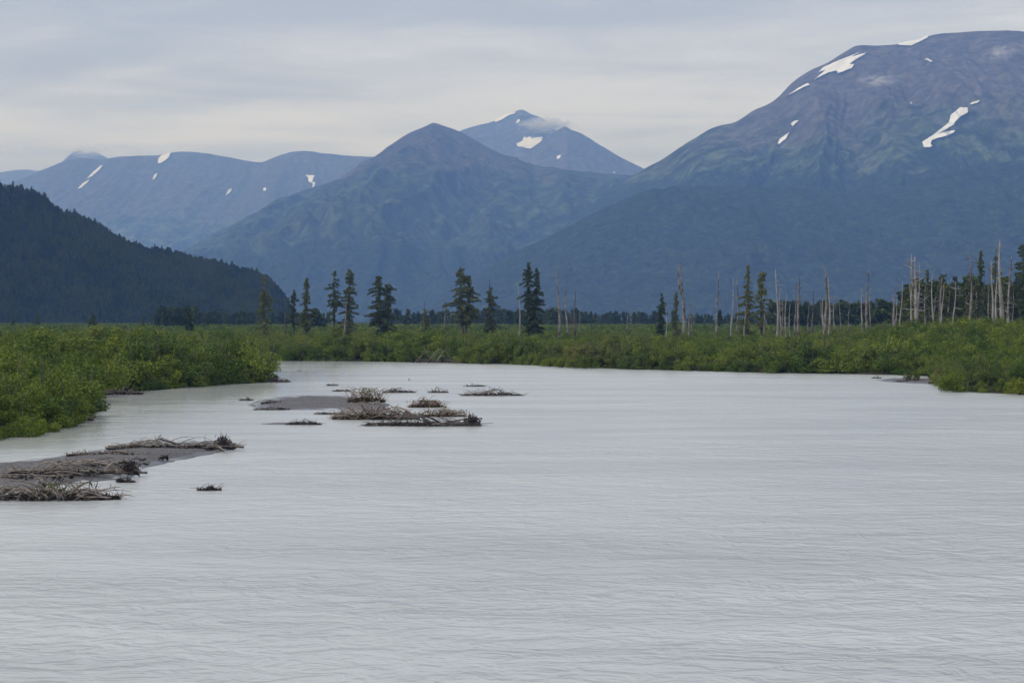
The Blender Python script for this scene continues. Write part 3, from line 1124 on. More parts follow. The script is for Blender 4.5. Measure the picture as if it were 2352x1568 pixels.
far1 = jitter_grid(700, 1500, 5.5, 0.29)
far2 = jitter_grid(1500, 3200, 12, 0.28)
fp = np.concatenate([far1, far2])
hf = np.concatenate([1.15 * rng.uniform(0.8, 1.25, len(far1)), 1.15 * rng.uniform(0.8, 1.25, len(far2))])
fo_me = [link('foliage', m) for m in FAR_F]
far_root = []
for k, o in enumerate(fo_me):          # five of them stand out singly in the flats
    px, d = (150, 330, 760, 1400, 1960)[k], 560 + 35 * k
    p = atd(px, 745, d)
    t = empty('tall_shrub', (p.x, p.y, float(ground_z(np.array([p.x]), np.array([p.y]))[0]) - 0.1), k, 1.25)
    tag(t, ('taller shrub in the green flats below the forested hill near the left edge', 'taller shrub in the flats in front of the low dark tree clump at left',
            'taller shrub in the flats at the foot of the paired spruces', 'taller shrub in the flats left of the short spruce with bare pole',
            'taller shrub in the flats between the single snag and the multi-stem snag')[k], 'shrub')
    o.parent = t
scatter(fp, hf, 'distant_thicket', fo_me, 'distant green scrub spreading over the flats to the foot of the mountains', 'thicket')

# --- conifers
def conifer(seed, H, W, style='cone', bare=0.1, sparse=0.0, tops=1, deadtop=0.0, spray=0.23, nmat='needle'):
    """returns (trunk mesh, crown mesh); H total height, W crown width"""
    g = np.random.default_rng(seed)
    rd = random.Random(seed)
    mb = MB()
    cen, nrm, ax = [], [], []
    leaders = []
    for t in range(tops):
        off = np.array([0.0, 0.0]) if tops == 1 else np.array([(-0.5 + t) * W * 0.34, rd.uniform(-0.2, 0.2) * W])
        hh_ = H * (1 if t == 0 else rd.uniform(0.82, 0.97))
        leaders.append((off, hh_))
    for (off, hh_) in leaders:
        bend = np.array([rd.uniform(-1, 1), rd.uniform(-1, 1)]) * 0.012 * hh_
        zs = np.linspace(0, 1, 7)
        pts = [(off[0] * min(1, z * 1.6) + bend[0] * math.sin(z * 5), off[1] * min(1, z * 1.6) + bend[1] * math.sin(z * 4), z * hh_ - (0.3 if z == 0 else 0)) for z in zs]
        r0 = 0.018 * hh_ + 0.05
        mb.tube(pts, [r0 * (1 - 0.93 * z) for z in zs], 6)
        zz = hh_ * bare
        while zz < hh_ * 0.995:
            u = (zz / hh_ - bare) / (1 - bare)
            if style == 'cone':
                pr = (1 - u) ** 0.6 * 0.9 + 0.1
            elif style == 'column':
                pr = min(1, (1 - u) * 2.6 + 0.16) * min(1, 0.45 + u * 3)
            else:
                pr = math.sin(math.pi * min(1, 0.22 + 0.75 * u)) ** 0.7 + 0.08
            nlimb = rd.choice((2, 3, 3))
            a0 = rd.uniform(0, 6.28)
            cx, cy = np.interp(zz / hh_, zs, [p[0] for p in pts]), np.interp(zz / hh_, zs, [p[1] for p in pts])
            for k in range(nlimb):
                if rd.random() < sparse + 0.12:
                    continue
                a = a0 + k * 6.28 / nlimb + rd.uniform(-0.5, 0.5)
                clump = 0.66 + 1.9 * float(perlin(np.array(zz * 0.5 + 3 * math.cos(a)), np.array(seed * 1.7 + 1.4 * math.sin(a)), seed & 63))
                L = W * 0.5 * pr * min(1.3, max(0.18, clump)) * rd.uniform(0.6, 1.2)
                if tops > 1:
                    L *= 0.85
                dead = u > 1 - deadtop
                dr = rd.uniform(-0.15, 0.42) * L - (0.25 * L if u > 0.8 else 0)
                e = (cx + math.cos(a) * L, cy + math.sin(a) * L, zz - dr)
                m_ = (cx + math.cos(a) * L * 0.5, cy + math.sin(a) * L * 0.5, zz + 0.06 * L - dr * 0.3)
                mb.tube([(cx, cy, zz), m_, e], [0.035, 0.024, 0.008], 3, False)
                if dead:
                    continue
                ns = max(4, int(L / (spray * 0.11)))
                for s in range(ns):
                    tt = ((s + rd.random()) / ns) ** 0.8
                    if tt < 0.1:
                        continue
                    p0 = np.array([cx + math.cos(a) * L * tt, cy + math.sin(a) * L * tt, zz + 0.1 * L * tt * (1 - tt) * 2 - dr * tt])
                    side = rd.gauss(0, 0.42) * spray * (1.5 - 0.5 * tt)
                    p0 = p0 + np.array([-math.sin(a) * side, math.cos(a) * side, rd.gauss(-0.05, 0.17) * spray / 0.3])
                    cen.append(p0)
                    nrm.append((rd.uniform(-.7, .7) + 0.4 * math.cos(a), rd.uniform(-.7, .7) + 0.4 * math.sin(a), 0.7))
                    ax.append((math.cos(a) - math.sin(a) * side, math.sin(a) + math.cos(a) * side, rd.uniform(-0.7, 0.5)))
            zz += rd.uniform(0.16, 0.34) * (H / 14.0) ** 0.5
    tm = mb.mesh('trunk', M['bark'])
    cm = leaves('crown', np.array(cen), np.array(nrm), spray, spray * 0.42, M[nmat], seed, 0.55, np.array(ax))
    return tm, cm


def put_tree(px, ytop, dist, label, seed, wpx, name='spruce_tree', group=None, **kw):
    x = (px - 1176) / F * dist
    z = float(ground_z(np.array([x]), np.array([dist]))[0])
    H = CAMZ + (HOR - ytop) / F * dist - z
    W = 1.12 * wpx / F * dist
    tm, cm = conifer(seed, H, W, **kw)
    t = empty(name, (x, dist, z), 0)
    tag(t, label, 'tree', group)
    link('trunk', tm, t)
    link('crown', cm, t)
    return t


GS = 'standing spruces in the flats'
put_tree(606, 634, 430, 'brownish ragged spruce standing where the forested hill ends', 501, 34, group=GS, style='column', bare=0.05, sparse=0.3)
put_tree(675, 666, 470, 'small slender spruce just left of the full conical spruce', 502, 24, group=GS, style='column', bare=0.28, sparse=0.05)
put_tree(703, 637, 460, 'full conical green spruce, widest at the base, beside a slender smaller one', 503, 42, group=GS, style='cone', bare=0.12)
put_tree(767, 621, 450, 'sparse pale green spruce with long bare lower trunk, left one of the tall pair', 504, 36, group=GS, style='column', bare=0.3, sparse=0.22)
put_tree(801, 618, 450, 'dense dark spruce with a grey pole before it, right one of the tall pair', 505, 42, group=GS, style='column', bare=0.08, sparse=0.05)
put_tree(879, 634, 460, 'broad bushy spruce standing alone, rounded crown above a leaning trunk', 506, 58, group=GS, style='bush', bare=0.16, tops=2)
put_tree(975, 690, 520, 'small thin spruce with a bare spire between the bushy spruce and the twin trunks', 507, 26, group=GS, style='cone', bare=0.2, sparse=0.35, deadtop=0.2)
put_tree(1067, 615, 450, 'tall spruce on two bare trunks with a wide dark crown', 508, 54, group=GS, style='bush', bare=0.3, tops=2)
put_tree(1125, 638, 455, 'narrow dark column spruce with a dead reddish top', 509, 30, group=GS, style='column', bare=0.05, deadtop=0.16)
put_tree(1223, 604, 440, 'tallest live spruce at the centre with a forked top and green to the ground', 510, 50, group=GS, style='column', bare=0.02, tops=2)
put_tree(1519, 673, 500, 'short green spruce just left of a short bare pole', 511, 26, group=GS, style='column', bare=0.04)
put_tree(1552, 671, 500, 'short dark spruce tucked behind the tall forked snag', 512, 32, group=GS, style='cone', bare=0.03)
put_tree(1716, 609, 430, 'tall dark spruce with layered boughs, taller of the two side by side', 513, 46, group=GS, style='cone', bare=0.08)
put_tree(1749, 621, 440, 'thinner spruce with a pale bare trunk right of the layered dark one', 514, 40, group=GS, style='bush', bare=0.22, sparse=0.12)
GR = 'spruces in the grove at the right edge'
for (px, yt, d, w, lab, st, sp) in (
        (2129, 619, 420, 26, 'narrow pointed spruce at the left front of the right grove', 'cone', 0.0),
        (2100, 655, 450, 34, 'dark spruce behind the big white limbed snag', 'column', 0.0),
        (2075, 662, 460, 22, 'small spruce at the left end of the right grove beside pale stubs', 'column', 0.1),
        (2164, 630, 440, 38, 'rounded dark spruce right of the narrow pointed one in the grove', 'bush', 0.0),
        (2196, 635, 440, 40, 'broad dark spruce behind the curved white snag in the grove', 'bush', 0.0),
        (2222, 650, 450, 34, 'low grey green spruce in the gap of the right grove', 'bush', 0.15),
        (2251, 577, 400, 28, 'tall slim spire spruce, the most slender in the right grove', 'column', 0.0),
        (2287, 574, 400, 32, 'tall ragged spruce with green tufts up high beside the tallest white snag', 'column', 0.28),
        (2266, 660, 430, 36, 'low dark spruce between the spire and the tallest white snag', 'bush', 0.0),
        (2312, 640, 420, 36, 'dark spruce right of the tallest white snag', 'column', 0.1),
        (2336, 632, 420, 40, 'bushy dark spruce below the cut-off tree at the right frame edge', 'bush', 0.0),
        (2352, 556, 380, 58, 'large dark spruce cut off by the right frame edge', 'column', 0.12)):
    put_tree(px, yt, d, lab, 520 + px, w, group=GR, style=st, bare=0.05, sparse=sp)

# --- dead snags
def snag(px, ytop, dist, label, seed, mat='snag', lean=0.0, limbs=10, fork=False, thick=1.0, limb_len=0.08):
    rd = random.Random(seed)
    x = (px - 1176) / F * dist
    z = float(ground_z(np.array([x]), np.array([dist]))[0])
    H = CAMZ + (HOR - ytop) / F * dist - z
    t = empty('dead_snag', (x, dist, z), 0)
    tag(t, label, 'dead tree', 'grey dead snags in the flats')
    mb = MB()
    r0 = (0.115 + 0.012 * H) * thick
    n = 9

    def axis(u, k=1.0):
        return Vector((lean * H * (u - 1) * 1.0 + 0.018 * H * math.sin(u * 5 + seed), 0.012 * H * math.cos(u * 4 + seed), u * H * k - (0.4 if u == 0 else 0)))
    us = [i / (n - 1) for i in range(n)]
    mb.tube([axis(u) for u in us], [r0 * (1 - 0.8 * u) * rd.uniform(0.88, 1.14) for u in us], 7)
    # splintered top
    tp = axis(1.0)
    for k in range(2):
        mb.tube([tp - Vector((0, 0, 0.3)), tp + Vector((rd.uniform(-.12, .12), rd.uniform(-.12, .12), rd.uniform(0.2, 0.6)))], [r0 * 0.16, 0.015], 4)
    mb.build('trunk', M[mat], t)
    lb = MB()
    for k in range(limbs):
        u = rd.uniform(0.3, 0.98)
        a = rd.uniform(0, 6.28)
        L = H * limb_len * rd.uniform(0.3, 1.5) * (1.25 - 0.6 * u)
        p = axis(u)
        d = Vector((math.cos(a), math.sin(a), rd.uniform(-0.25, 0.6)))
        e = p + d * L
        m_ = p + d * L * 0.5 + Vector((0, 0, -0.08 * L))
        e2 = e + Vector((rd.uniform(-.2, .2) * L, 0, rd.uniform(0.0, 0.5) * L))
        lb.tube([p, m_, e, e2], [0.085 * thick, 0.065 * thick, 0.045, 0.018], 4, False)
    if fork:
        p = axis(0.62)
        lb.tube([p, p + Vector((-0.035 * H, 0, 0.06 * H)), p + Vector((-0.05 * H, 0, 0.2 * H)), p + Vector((-0.052 * H, 0, 0.43 * H))], [r0 * 0.5, r0 * 0.45, r0 * 0.32, 0.03], 6)
    tag(lb.build('limbs', M[mat], t), kind='stuff')
    return t


for k, (px, yt, d, lab, mt, lim, fk, ln, th, ll) in enumerate((
        (656, 690, 470, 'short plain grey pole between the ragged spruce and the slender small one', 'snag_dark', 2, False, 0, 0.9, 0.04),
        (793, 690, 430, 'pale grey pole standing against the dense dark spruce of the tall pair', 'snag', 3, False, 0, 1.1, 0.05),
        (1020, 682, 470, 'thin straight grey pole standing alone left of the twin-trunk spruce', 'snag', 2, False, 0, 0.8, 0.04),
        (1192, 655, 455, 'slender whitish snag just left of the tallest central spruce', 'snag_pale', 7, False, 0, 0.85, 0.06),
        (1284, 619, 440, 'tall rough brown snag with a white stripped base, first of three in a row', 'snag', 16, False, 0.012, 1.1, 0.05),
        (1301, 648, 440, 'mottled snag, middle one of the three in a row', 'snag', 12, False, -0.012, 1.1, 0.05),
        (1321, 667, 450, 'dark snag with a crooked twiggy head, last of three in a row', 'snag_dark', 14, False, 0, 1.0, 0.07),
        (1331, 711, 450, 'stubby grey stump right of the dark twiggy-headed snag', 'snag', 2, False, 0, 0.9, 0.04),
        (1440, 690, 560, 'faint thin grey snag alone in the middle of the open flats', 'snag', 5, False, 0, 0.8, 0.06),
        (1530, 702, 470, 'short pale pole at the right side of the short green spruce', 'snag_pale', 2, False, 0, 0.8, 0.04),
        (1567, 606, 430, 'tall thick snag forked into two spires before the short dark spruce', 'snag', 12, True, -0.008, 1.5, 0.04),
        (1588, 687, 470, 'thin twiggy grey snag right of the thick forked one', 'snag', 12, False, 0, 0.6, 0.09),
        (1583, 722, 450, 'pale knee-high stump at the foot of the thick forked snag', 'snag_pale', 1, False, 0, 1.0, 0.03),
        (1648, 627, 450, 'tall clean grey pole standing alone, tapering evenly to a point', 'snag', 3, False, 0, 1.0, 0.03),
        (1682, 643, 450, 'grey pole with one dark stub, left one of two close poles', 'snag_pale', 4, False, 0, 0.9, 0.05),
        (1693, 638, 480, 'straight brownish pole, right one of two close poles', 'snag', 2, False, 0, 0.9, 0.03),
        (1784, 620, 430, 'grey snag with side twigs just right of the two tall dark spruces', 'snag_pale', 16, False, 0, 1.0, 0.08),
        (1793, 660, 440, 'crooked pale snag hugging the twiggy one right of the dark spruces', 'snag_pale', 9, False, 0.02, 0.7, 0.1),
        (1814, 701, 440, 'short whitish stub between the twiggy snags', 'snag_pale', 1, False, 0, 0.8, 0.03),
        (1834, 638, 430, 'ragged brown snag with mossy yellowish middle', 'snag', 16, False, -0.012, 1.3, 0.06),
        (1866, 668, 430, 'dark broken trunk without limbs, flat-topped', 'snag_dark', 3, False, -0.01, 1.1, 0.03),
        (1896, 610, 420, 'tall grey snag rising from a cluster of close stems', 'snag', 16, False, 0, 1.3, 0.07),
        (1904, 640, 420, 'shorter pale stem at the right side of the clustered grey snag', 'snag_pale', 12, False, 0.006, 1.1, 0.08),
        (1890, 690, 415, 'short pale stem at the left foot of the clustered grey snag', 'snag_pale', 3, False, 0, 0.9, 0.04),
        (1916, 678, 440, 'short rough snag right of the clustered stems', 'snag', 8, False, 0, 1.0, 0.05),
        (1993, 621, 430, 'lone brown-topped snag with pale lower trunk in open flats', 'snag', 14, False, 0.008, 1.2, 0.09),
        (2049, 678, 430, 'leaning pale stub at the left end of the right grove', 'snag_pale', 5, False, -0.06, 0.9, 0.05),
        (2059, 690, 430, 'lower whitish stub right of the leaning one by the grove', 'snag_pale', 3, False, 0.04, 0.9, 0.05),
        (2091, 653, 410, 'straight pale pole at the left of the big limbed snag', 'snag_pale', 4, False, 0, 1.0, 0.05),
        (2104, 591, 400, 'big whitish snag with a candelabra of limbs and low side branches', 'snag_pale', 26, True, 0.018, 1.7, 0.14),
        (2142, 628, 400, 'straight white snag before the narrow pointed spruce', 'snag_pale', 7, False, 0, 1.0, 0.05),
        (2158, 663, 410, 'thin crooked grey snag in the dark of the grove', 'snag', 6, False, -0.02, 0.7, 0.06),
        (2166, 653, 400, 'thin white snag with a bent tip in the dark of the grove', 'snag_pale', 4, False, 0.03, 0.8, 0.05),
        (2194, 651, 400, 'curved white snag with one long low limb', 'snag_pale', 7, False, 0.05, 0.9, 0.14),
        (2229, 583, 395, 'tall brownish snag with broken twigs left of the slim spire spruce', 'snag', 20, False, 0.006, 1.1, 0.07),
        (2279, 600, 390, 'weathered snag left of the tallest white one at the right edge', 'snag_pale', 10, False, 0.01, 1.1, 0.05),
        (2298, 556, 385, 'tallest white snag of all, near the right edge', 'snag_pale', 14, False, 0, 1.6, 0.05),
        (2289, 640, 380, 'shorter pale trunk pressed against the tallest white snag', 'snag_pale', 4, False, 0, 1.1, 0.04),
        (2320, 590, 365, 'grey snag with curved tip right of the tallest white one', 'snag', 12, False, 0.014, 1.1, 0.07),
        (2326, 673, 370, 'short grey stem beside the curved-tip snag at the right edge', 'snag', 3, False, 0, 0.8, 0.04))):
    snag(px, yt, d, lab, 700 + k, mt, ln, lim, fk, th, ll)

for (x0, x1, n, y0, y1, lab) in ((1640, 1800, 5, 668, 700, 'short thin grey dead pole standing among the taller plain poles'),
                                 (1800, 2010, 9, 655, 700, 'short thin grey dead pole around the clustered snags'),
                                 (2040, 2352, 16, 600, 675, 'slim pale dead trunk among the dark spruces of the right grove')):
    for k in range(n):
        px = x0 + (x1 - x0) * (k + random.uniform(0.1, 0.9)) / n
        snag(px, random.uniform(y0, y1), random.uniform(395, 470), lab, int(px), random.choice(('snag', 'snag_pale', 'snag')), random.uniform(-0.03, 0.03), random.randint(4, 12), False, random.uniform(0.55, 0.95), 0.06)

# --- far treeline: small dark spruces at the foot of the mountains
FARC = [conifer(800 + i, 12.0, (5.0, 4.2, 6.0, 5.4, 3.6, 6.5)[i], ('cone', 'cone', 'bush', 'column', 'cone', 'bush')[i], 0.03, 0.0, 1, 0.0, 0.62, 'far_needle') for i in range(6)]
far_protos = []


def far_tree(px, ytop, d, label, grp):
    x = (px - 1176) / F * d
    H = CAMZ + (HOR - ytop) / F * d - 0.4
    j = random.randrange(6)
    s = H / 12.0
    t = empty('distant_spruce', (x, d, 0.4), random.uniform(0, 6.28), (s * random.uniform(0.85, 1.35), s * random.uniform(0.85, 1.35), s))
    tag(t, label, 'tree', grp)
    link('trunk', FARC[j][0], t)
    c = link('crown', FARC[j][1], t)
    far_protos.append((j, c))
    return t


for (px, yt, d, lab) in ((30, 731, 900, 'tiny round spruce at the foot of the hill by the left frame edge'), (86, 722, 900, 'small spruce at the hill foot, second from the left frame edge'),
                         (213, 719, 900, 'small dark spruce standing alone below the forested hill'), (433, 703, 620, 'dark bushy spruce in front of the low clump below the hill, nearest there'),
                         (328, 726, 950, 'small pale spruce at the left end of the clump below the hill'), (349, 728, 950, 'small spruce second from the left end of the clump below the hill'),
                         (936, 709, 1100, 'small pointed spruce in the gap between the bushy and the thin spruce'), (726, 710, 800, 'small dark spruce close to the right of the full conical spruce'),
                         (1653, 712, 900, 'dark single spruce of the far treeline right of the clean pole'), (2027, 690, 700, 'dark small spire between the lone brown-topped snag and the grove')):
    far_tree(px, yt, d, lab, 'single small spruces in the distance')
segs = (((362, 450), (712, 706), 34, 'small spruce in the low dark clump below the forested hill', 'clump below the hill', 1000),
        ((455, 600), (722, 714), 30, 'small hazy spruce in the row at the foot of the forested hill', 'row at the hill foot', 1200),
        ((600, 760), (720, 716), 22, 'small hazy spruce in the treeline behind the conical spruce', 'treeline behind the conical spruce', 1300),
        ((860, 1040), (726, 712), 26, 'small dark spruce of the treeline behind the thin spruce and pole', 'treeline behind the thin spruce', 1300),
        ((1050, 1350), (718, 705), 46, 'small dark spruce of the treeline behind the central spruces', 'treeline behind the central spruces', 1300),
        ((1350, 1520), (724, 714), 26, 'small dark spruce of the treeline behind the open central flats', 'treeline behind the open flats', 1400),
        ((1580, 1760), (728, 716), 24, 'small hazy spruce of the treeline behind the grey poles', 'treeline behind the poles', 1400),
        ((1770, 1960), (708, 684), 40, 'small dark spruce of the treeline behind the clustered snags', 'treeline behind the clustered snags', 900),
        ((1960, 2080), (712, 688), 28, 'small dark spruce of the treeline left of the right grove', 'treeline left of the grove', 900),
        ((2080, 2380), (676, 628), 56, 'dark spruce in the dense back rows of the right grove', 'back rows of the right grove', 520))
for (xr, yr, n, lab, grp, d) in segs:
    for k in range(n):
        px = xr[0] + (xr[1] - xr[0]) * (k + random.uniform(0.1, 0.9)) / n
        env = 0.5 + 0.5 * float(perlin(np.array(px / 28.0), np.array(2.2), 5)) * 1.6
        yt = yr[0] + (yr[1] - yr[0]) * min(1, max(0, env)) + random.uniform(-4, 5)
        far_tree(px, yt, d * random.uniform(0.92, 1.12), lab, grp)

# --- forest on the near hill: too many to count
pr = {}
for j, c in far_protos:
    pr.setdefault(j, c)
pr = [pr[j] for j in sorted(pr)]
nu, nvv = HV.shape[0], 60
fr = HV[:, :60]
N = 24000
a = rng.uniform(0, nu - 1.001, N)
b = rng.uniform(0.5, 58.9, N)
top = rng.integers(0, N, 1500)
b[top] = rng.uniform(57.0, 58.99, 1500)
ia, ib = a.astype(int), b.astype(int)
fa, fb = (a - ia)[:, None], (b - ib)[:, None]
Pf = (fr[ia, ib] * (1 - fa) + fr[ia + 1, ib] * fa) * (1 - fb) + (fr[ia, ib + 1] * (1 - fa) + fr[ia + 1, ib + 1] * fa) * fb
hs = (0.28 + 0.5 * rng.random(N) ** 1.3) * np.where(rng.random(N) < 0.06, 1.3, 1.0)
rotf = np.column_stack([np.zeros(N), np.zeros(N), rng.uniform(0, 6.28, N)])
sclf = np.column_stack([hs * rng.uniform(0.85, 1.2, N), hs * rng.uniform(0.85, 1.2, N), hs])
Pf[:, 2] -= 0.3
tufts(None, 'hill_forest', pr, 'dense dark spruce forest covering the near hill on the left', 'forest', (Pf, rotf, sclf, rng.integers(0, len(pr), N)))

# ------------------------------------------------------------------ driftwood
def branch_pts(rd, p, ang, L, curve, rise, sag=0.0):
    pts = []
    a = ang
    q = Vector(p)
    n = 6
    for i in range(n):
        u = i / (n - 1)
        pts.append(q.copy())
        step = L / (n - 1)
        a += curve * rd.uniform(0.3, 1.0) / n
        q = q + Vector((math.cos(a) * step, math.sin(a) * step, (rise * (1 - 1.6 * u) - sag * u) * step))
    return pts


def drift(name, cx, by, wpx, hgt, label, seed, n=24, mats=('drift_mid', 'drift_pale'), ang=0.0, rootwad=None, log=0.0, moss=None, twig=40, depth=0.35, thick=1.0, upright=0.0, z0=0.02, cat='driftwood'):
    """tangle of stranded branches; cx,by picture position of the middle of its foot, wpx its width, hgt its height in metres"""
    rd = random.Random(seed)
    c = at(cx, by, z0)
    Wd = wpx / F * c.y
    t = empty(name, c, ang)
    tag(t, label, cat, 'driftwood stranded in the river')
    if log:
        mb = MB()
        pts = [(-Wd * 0.5 + Wd * u, 0.06 * Wd * math.sin(u * 4 + seed) * 0.4, 0.10 * thick + 0.03 * math.sin(u * 7)) for u in [i / 9 for i in range(10)]]
        mb.tube(pts, [log * (0.35 + 0.65 * i / 9) * rd.uniform(0.85, 1.15) for i in range(10)], 8)
        mb.build('log', M[mats[0]], t)
    for k in range(n):
        u = rd.uniform(-0.5, 0.45)
        env = max(0.15, 1 - (abs(u) * 1.9) ** 2)
        L = Wd * rd.uniform(0.16, 0.42)
        if upright and rd.random() < upright:
            L = hgt * rd.uniform(0.7, 1.3)
            base = Vector((u * Wd, rd.uniform(-depth, depth) * 0.6 * Wd * 0.4, 0))
            lean = Vector((rd.uniform(-0.6, 0.6), rd.uniform(-0.4, 0.4), 1))
            pts = [base + lean * L * s + Vector((0.16 * L * s * s * rd.choice((-1, 1)), 0, -0.22 * L * s * s)) for s in (0, 0.25, 0.5, 0.75, 1.0)]
        else:
            a = rd.choice((0, math.pi)) + rd.gauss(0, 0.5)
            cur = rd.uniform(-0.9, 0.9)
            ap = hgt * env * rd.uniform(0.15, 1.2) ** 1.2
            en = rd.uniform(0.55, 1.05)
            q0 = Vector((u * Wd * 0.92 - math.cos(a) * L * 0.45, rd.uniform(-depth, depth) * Wd * 0.4 * env, 0.02 + 0.25 * hgt * env * rd.random()))
            pts = []
            for i in range(7):
                w_ = i / 6
                aa = a + cur * w_
                pts.append(q0 + Vector((math.cos(aa) * L * w_, math.sin(aa) * L * w_, ap * math.sin(math.pi * w_ * en))))
            for p in pts:
                p.z = max(p.z, 0.015)
        r = (0.016 + 0.05 * rd.random() ** 3) * thick
        mb = MB()
        mb.tube(pts, [r * (1 - 0.72 * i / (len(pts) - 1)) for i in range(len(pts))], 5)
        # forked end
        f0 = Vector(pts[-3])
        mb.tube([f0, f0 + Vector((rd.uniform(-.3, .3), rd.uniform(-.2, .2), rd.uniform(0.05, 0.3))) * L * 0.5], [r * 0.5, r * 0.15], 4, False)
        mb.build('branch', M[mats[k % len(mats)]], t)
    if twig:
        mb = MB()
        for k in range(twig):
            u = rd.uniform(-0.52, 0.52)
            env = max(0.12, 1 - (abs(u) * 1.9) ** 2)
            a = rd.uniform(0, 6.28)
            L = rd.uniform(0.2, 0.7) * (0.5 + hgt)
            base = Vector((u * Wd, rd.uniform(-depth, depth) * Wd * 0.4 * env, hgt * env * rd.random() * 0.7 + 0.02))
            d = Vector((math.cos(a), math.sin(a) * 0.6, rd.uniform(-0.2, 0.75)))
            mb.tube([base, base + d * L * 0.5 + Vector((0, 0, 0.05 * L)), base + d * L - Vector((0, 0, 0.1 * L))], [0.014 * thick, 0.010 * thick, 0.004], 3, False)
        tag(mb.build('twigs', M[mats[0]], t), kind='stuff')
        # silt and bark packed among the branches, close to the water
        P, Nn = [], []
        for k in range(int(twig * 5)):
            u = rd.uniform(-0.5, 0.5)
            env = max(0.1, 1 - (abs(u) * 1.95) ** 2)
            P.append((u * Wd, rd.uniform(-depth, depth) * Wd * 0.36 * env, hgt * 0.30 * env * rd.random() ** 1.6 + 0.01))
            Nn.append((0, 0, 1))
        me = leaves('packed_debris', np.array(P), np.array(Nn), 0.16 * thick, 0.06 * thick, M['drift_dark'] if 'drift_red' not in mats else M['dry'], seed, 0.3)
        tag(link('packed_debris', me, t), kind='stuff')
    if rootwad:
        rx, rs = rootwad
        mb = MB()
        b0 = Vector((rx * Wd, 0, rs * 0.45))
        for k in range(46):
            a = rd.uniform(0, 6.28)
            d = Vector((rd.uniform(-0.6, 0.8), math.cos(a), math.sin(a) * 0.8 + 0.1))
            L = rs * rd.uniform(0.3, 0.95)
            pp, q = [b0], b0.copy()
            for i in range(4):
                q = q + d * L * 0.3
                d = (d + Vector((rd.gauss(0, .45), rd.gauss(0, .45), rd.gauss(-0.1, .4)))).normalized()
                q.z = max(q.z, 0.0)
                pp.append(q.copy())
            mb.tube(pp, [0.075 * rs, 0.05 * rs, 0.034 * rs, 0.02 * rs, 0.008], 5, False)
        mb.build('root_wad', M['drift_dark'], t)
        P = np.array([b0 + Vector((rd.gauss(0, .27), rd.gauss(0, .27), abs(rd.gauss(0, .24)) - 0.15)) * rs for k in range(260)])
        P[:, 2] = np.maximum(P[:, 2], 0.01)
        tag(link('root_soil', leaves('root_soil', P, np.ones((260, 3)), 0.15 * rs, 0.07 * rs, M['drift_dark'], seed + 3, 0.2), t), kind='stuff')
    if moss:
        P = np.array([(moss[0] * Wd + rd.gauss(0, moss[1] * Wd), rd.gauss(0, 0.06) * Wd, hgt * rd.uniform(0.3, 0.85)) for k in range(moss[2])])
        tag(link('leaves', leaves('leaves', P, np.ones(P.shape), 0.07, 0.035, M[moss[3]], seed, 0.1), t), kind='stuff')
    return t


DW = 'driftwood_heap'
# near bar
drift(DW, 108, 1145, 330, 0.62, 'big heap of bleached curved branches with a yellow green tuft, nearest in the river', 901, 64, ('drift_pale', 'drift_mid', 'drift_pale', 'drift_mid'), twig=120, depth=0.42, thick=1.15, upright=0.14, moss=(0.02, 0.06, 130, 'moss'))
drift('driftwood_log', 168, 1087, 300, 0.42, 'long dark log with a spiky upturned root on the near gravel bar', 902, 26, ('drift_mid', 'drift_pale'), twig=50, rootwad=(0.43, 0.55), log=0.10, depth=0.3, z0=0.14)
drift('driftwood_log', 395, 1029, 290, 0.42, 'long drift log ending in a dark root wad at the tip of the near bar', 903, 40, ('drift_mid', 'drift_pale', 'drift_mid'), ang=0.03, twig=90, rootwad=(0.40, 0.58), log=0.11, depth=0.3, z0=0.08)
drift('driftwood_line', 250, 1046, 190, 0.16, 'low line of scattered sticks along the back edge of the near bar', 904, 22, ('drift_mid', 'drift_dark', 'drift_pale'), twig=40, depth=0.25, z0=0.12)
drift('driftwood_line', 235, 1066, 210, 0.14, 'loose sticks strewn over the middle of the near gravel bar', 905, 22, ('drift_mid', 'drift_pale'), twig=20, depth=0.8, z0=0.2)
drift('driftwood_log', 85, 1097, 165, 0.12, 'thin half-buried branch with a dark knob on the near gravel bar', 906, 5, ('drift_mid',), twig=8, rootwad=(0.47, 0.2), log=0.045, z0=0.12)
drift(DW, 288, 1108, 44, 0.16, 'small dark root piece in the shallows off the near bar', 907, 5, ('drift_dark', 'drift_mid'), twig=10, rootwad=(-0.3, 0.2), z0=-0.01)
drift(DW, 482, 1127, 54, 0.16, 'small twiggy snag alone in open water right of the near bar', 908, 5, ('drift_dark', 'drift_mid'), twig=16, rootwad=(0.05, 0.2), z0=-0.02)
drift('driftwood_stick', 322, 1059, 26, 0.05, 'short dark stick lying on bare gravel of the near bar', 909, 2, ('drift_dark',), twig=0, log=0.05, z0=0.12)
drift('driftwood_stick', 377, 1052, 18, 0.06, 'tiny dark stick near the water side of the near bar', 910, 2, ('drift_dark',), twig=4, log=0.04, z0=0.10)
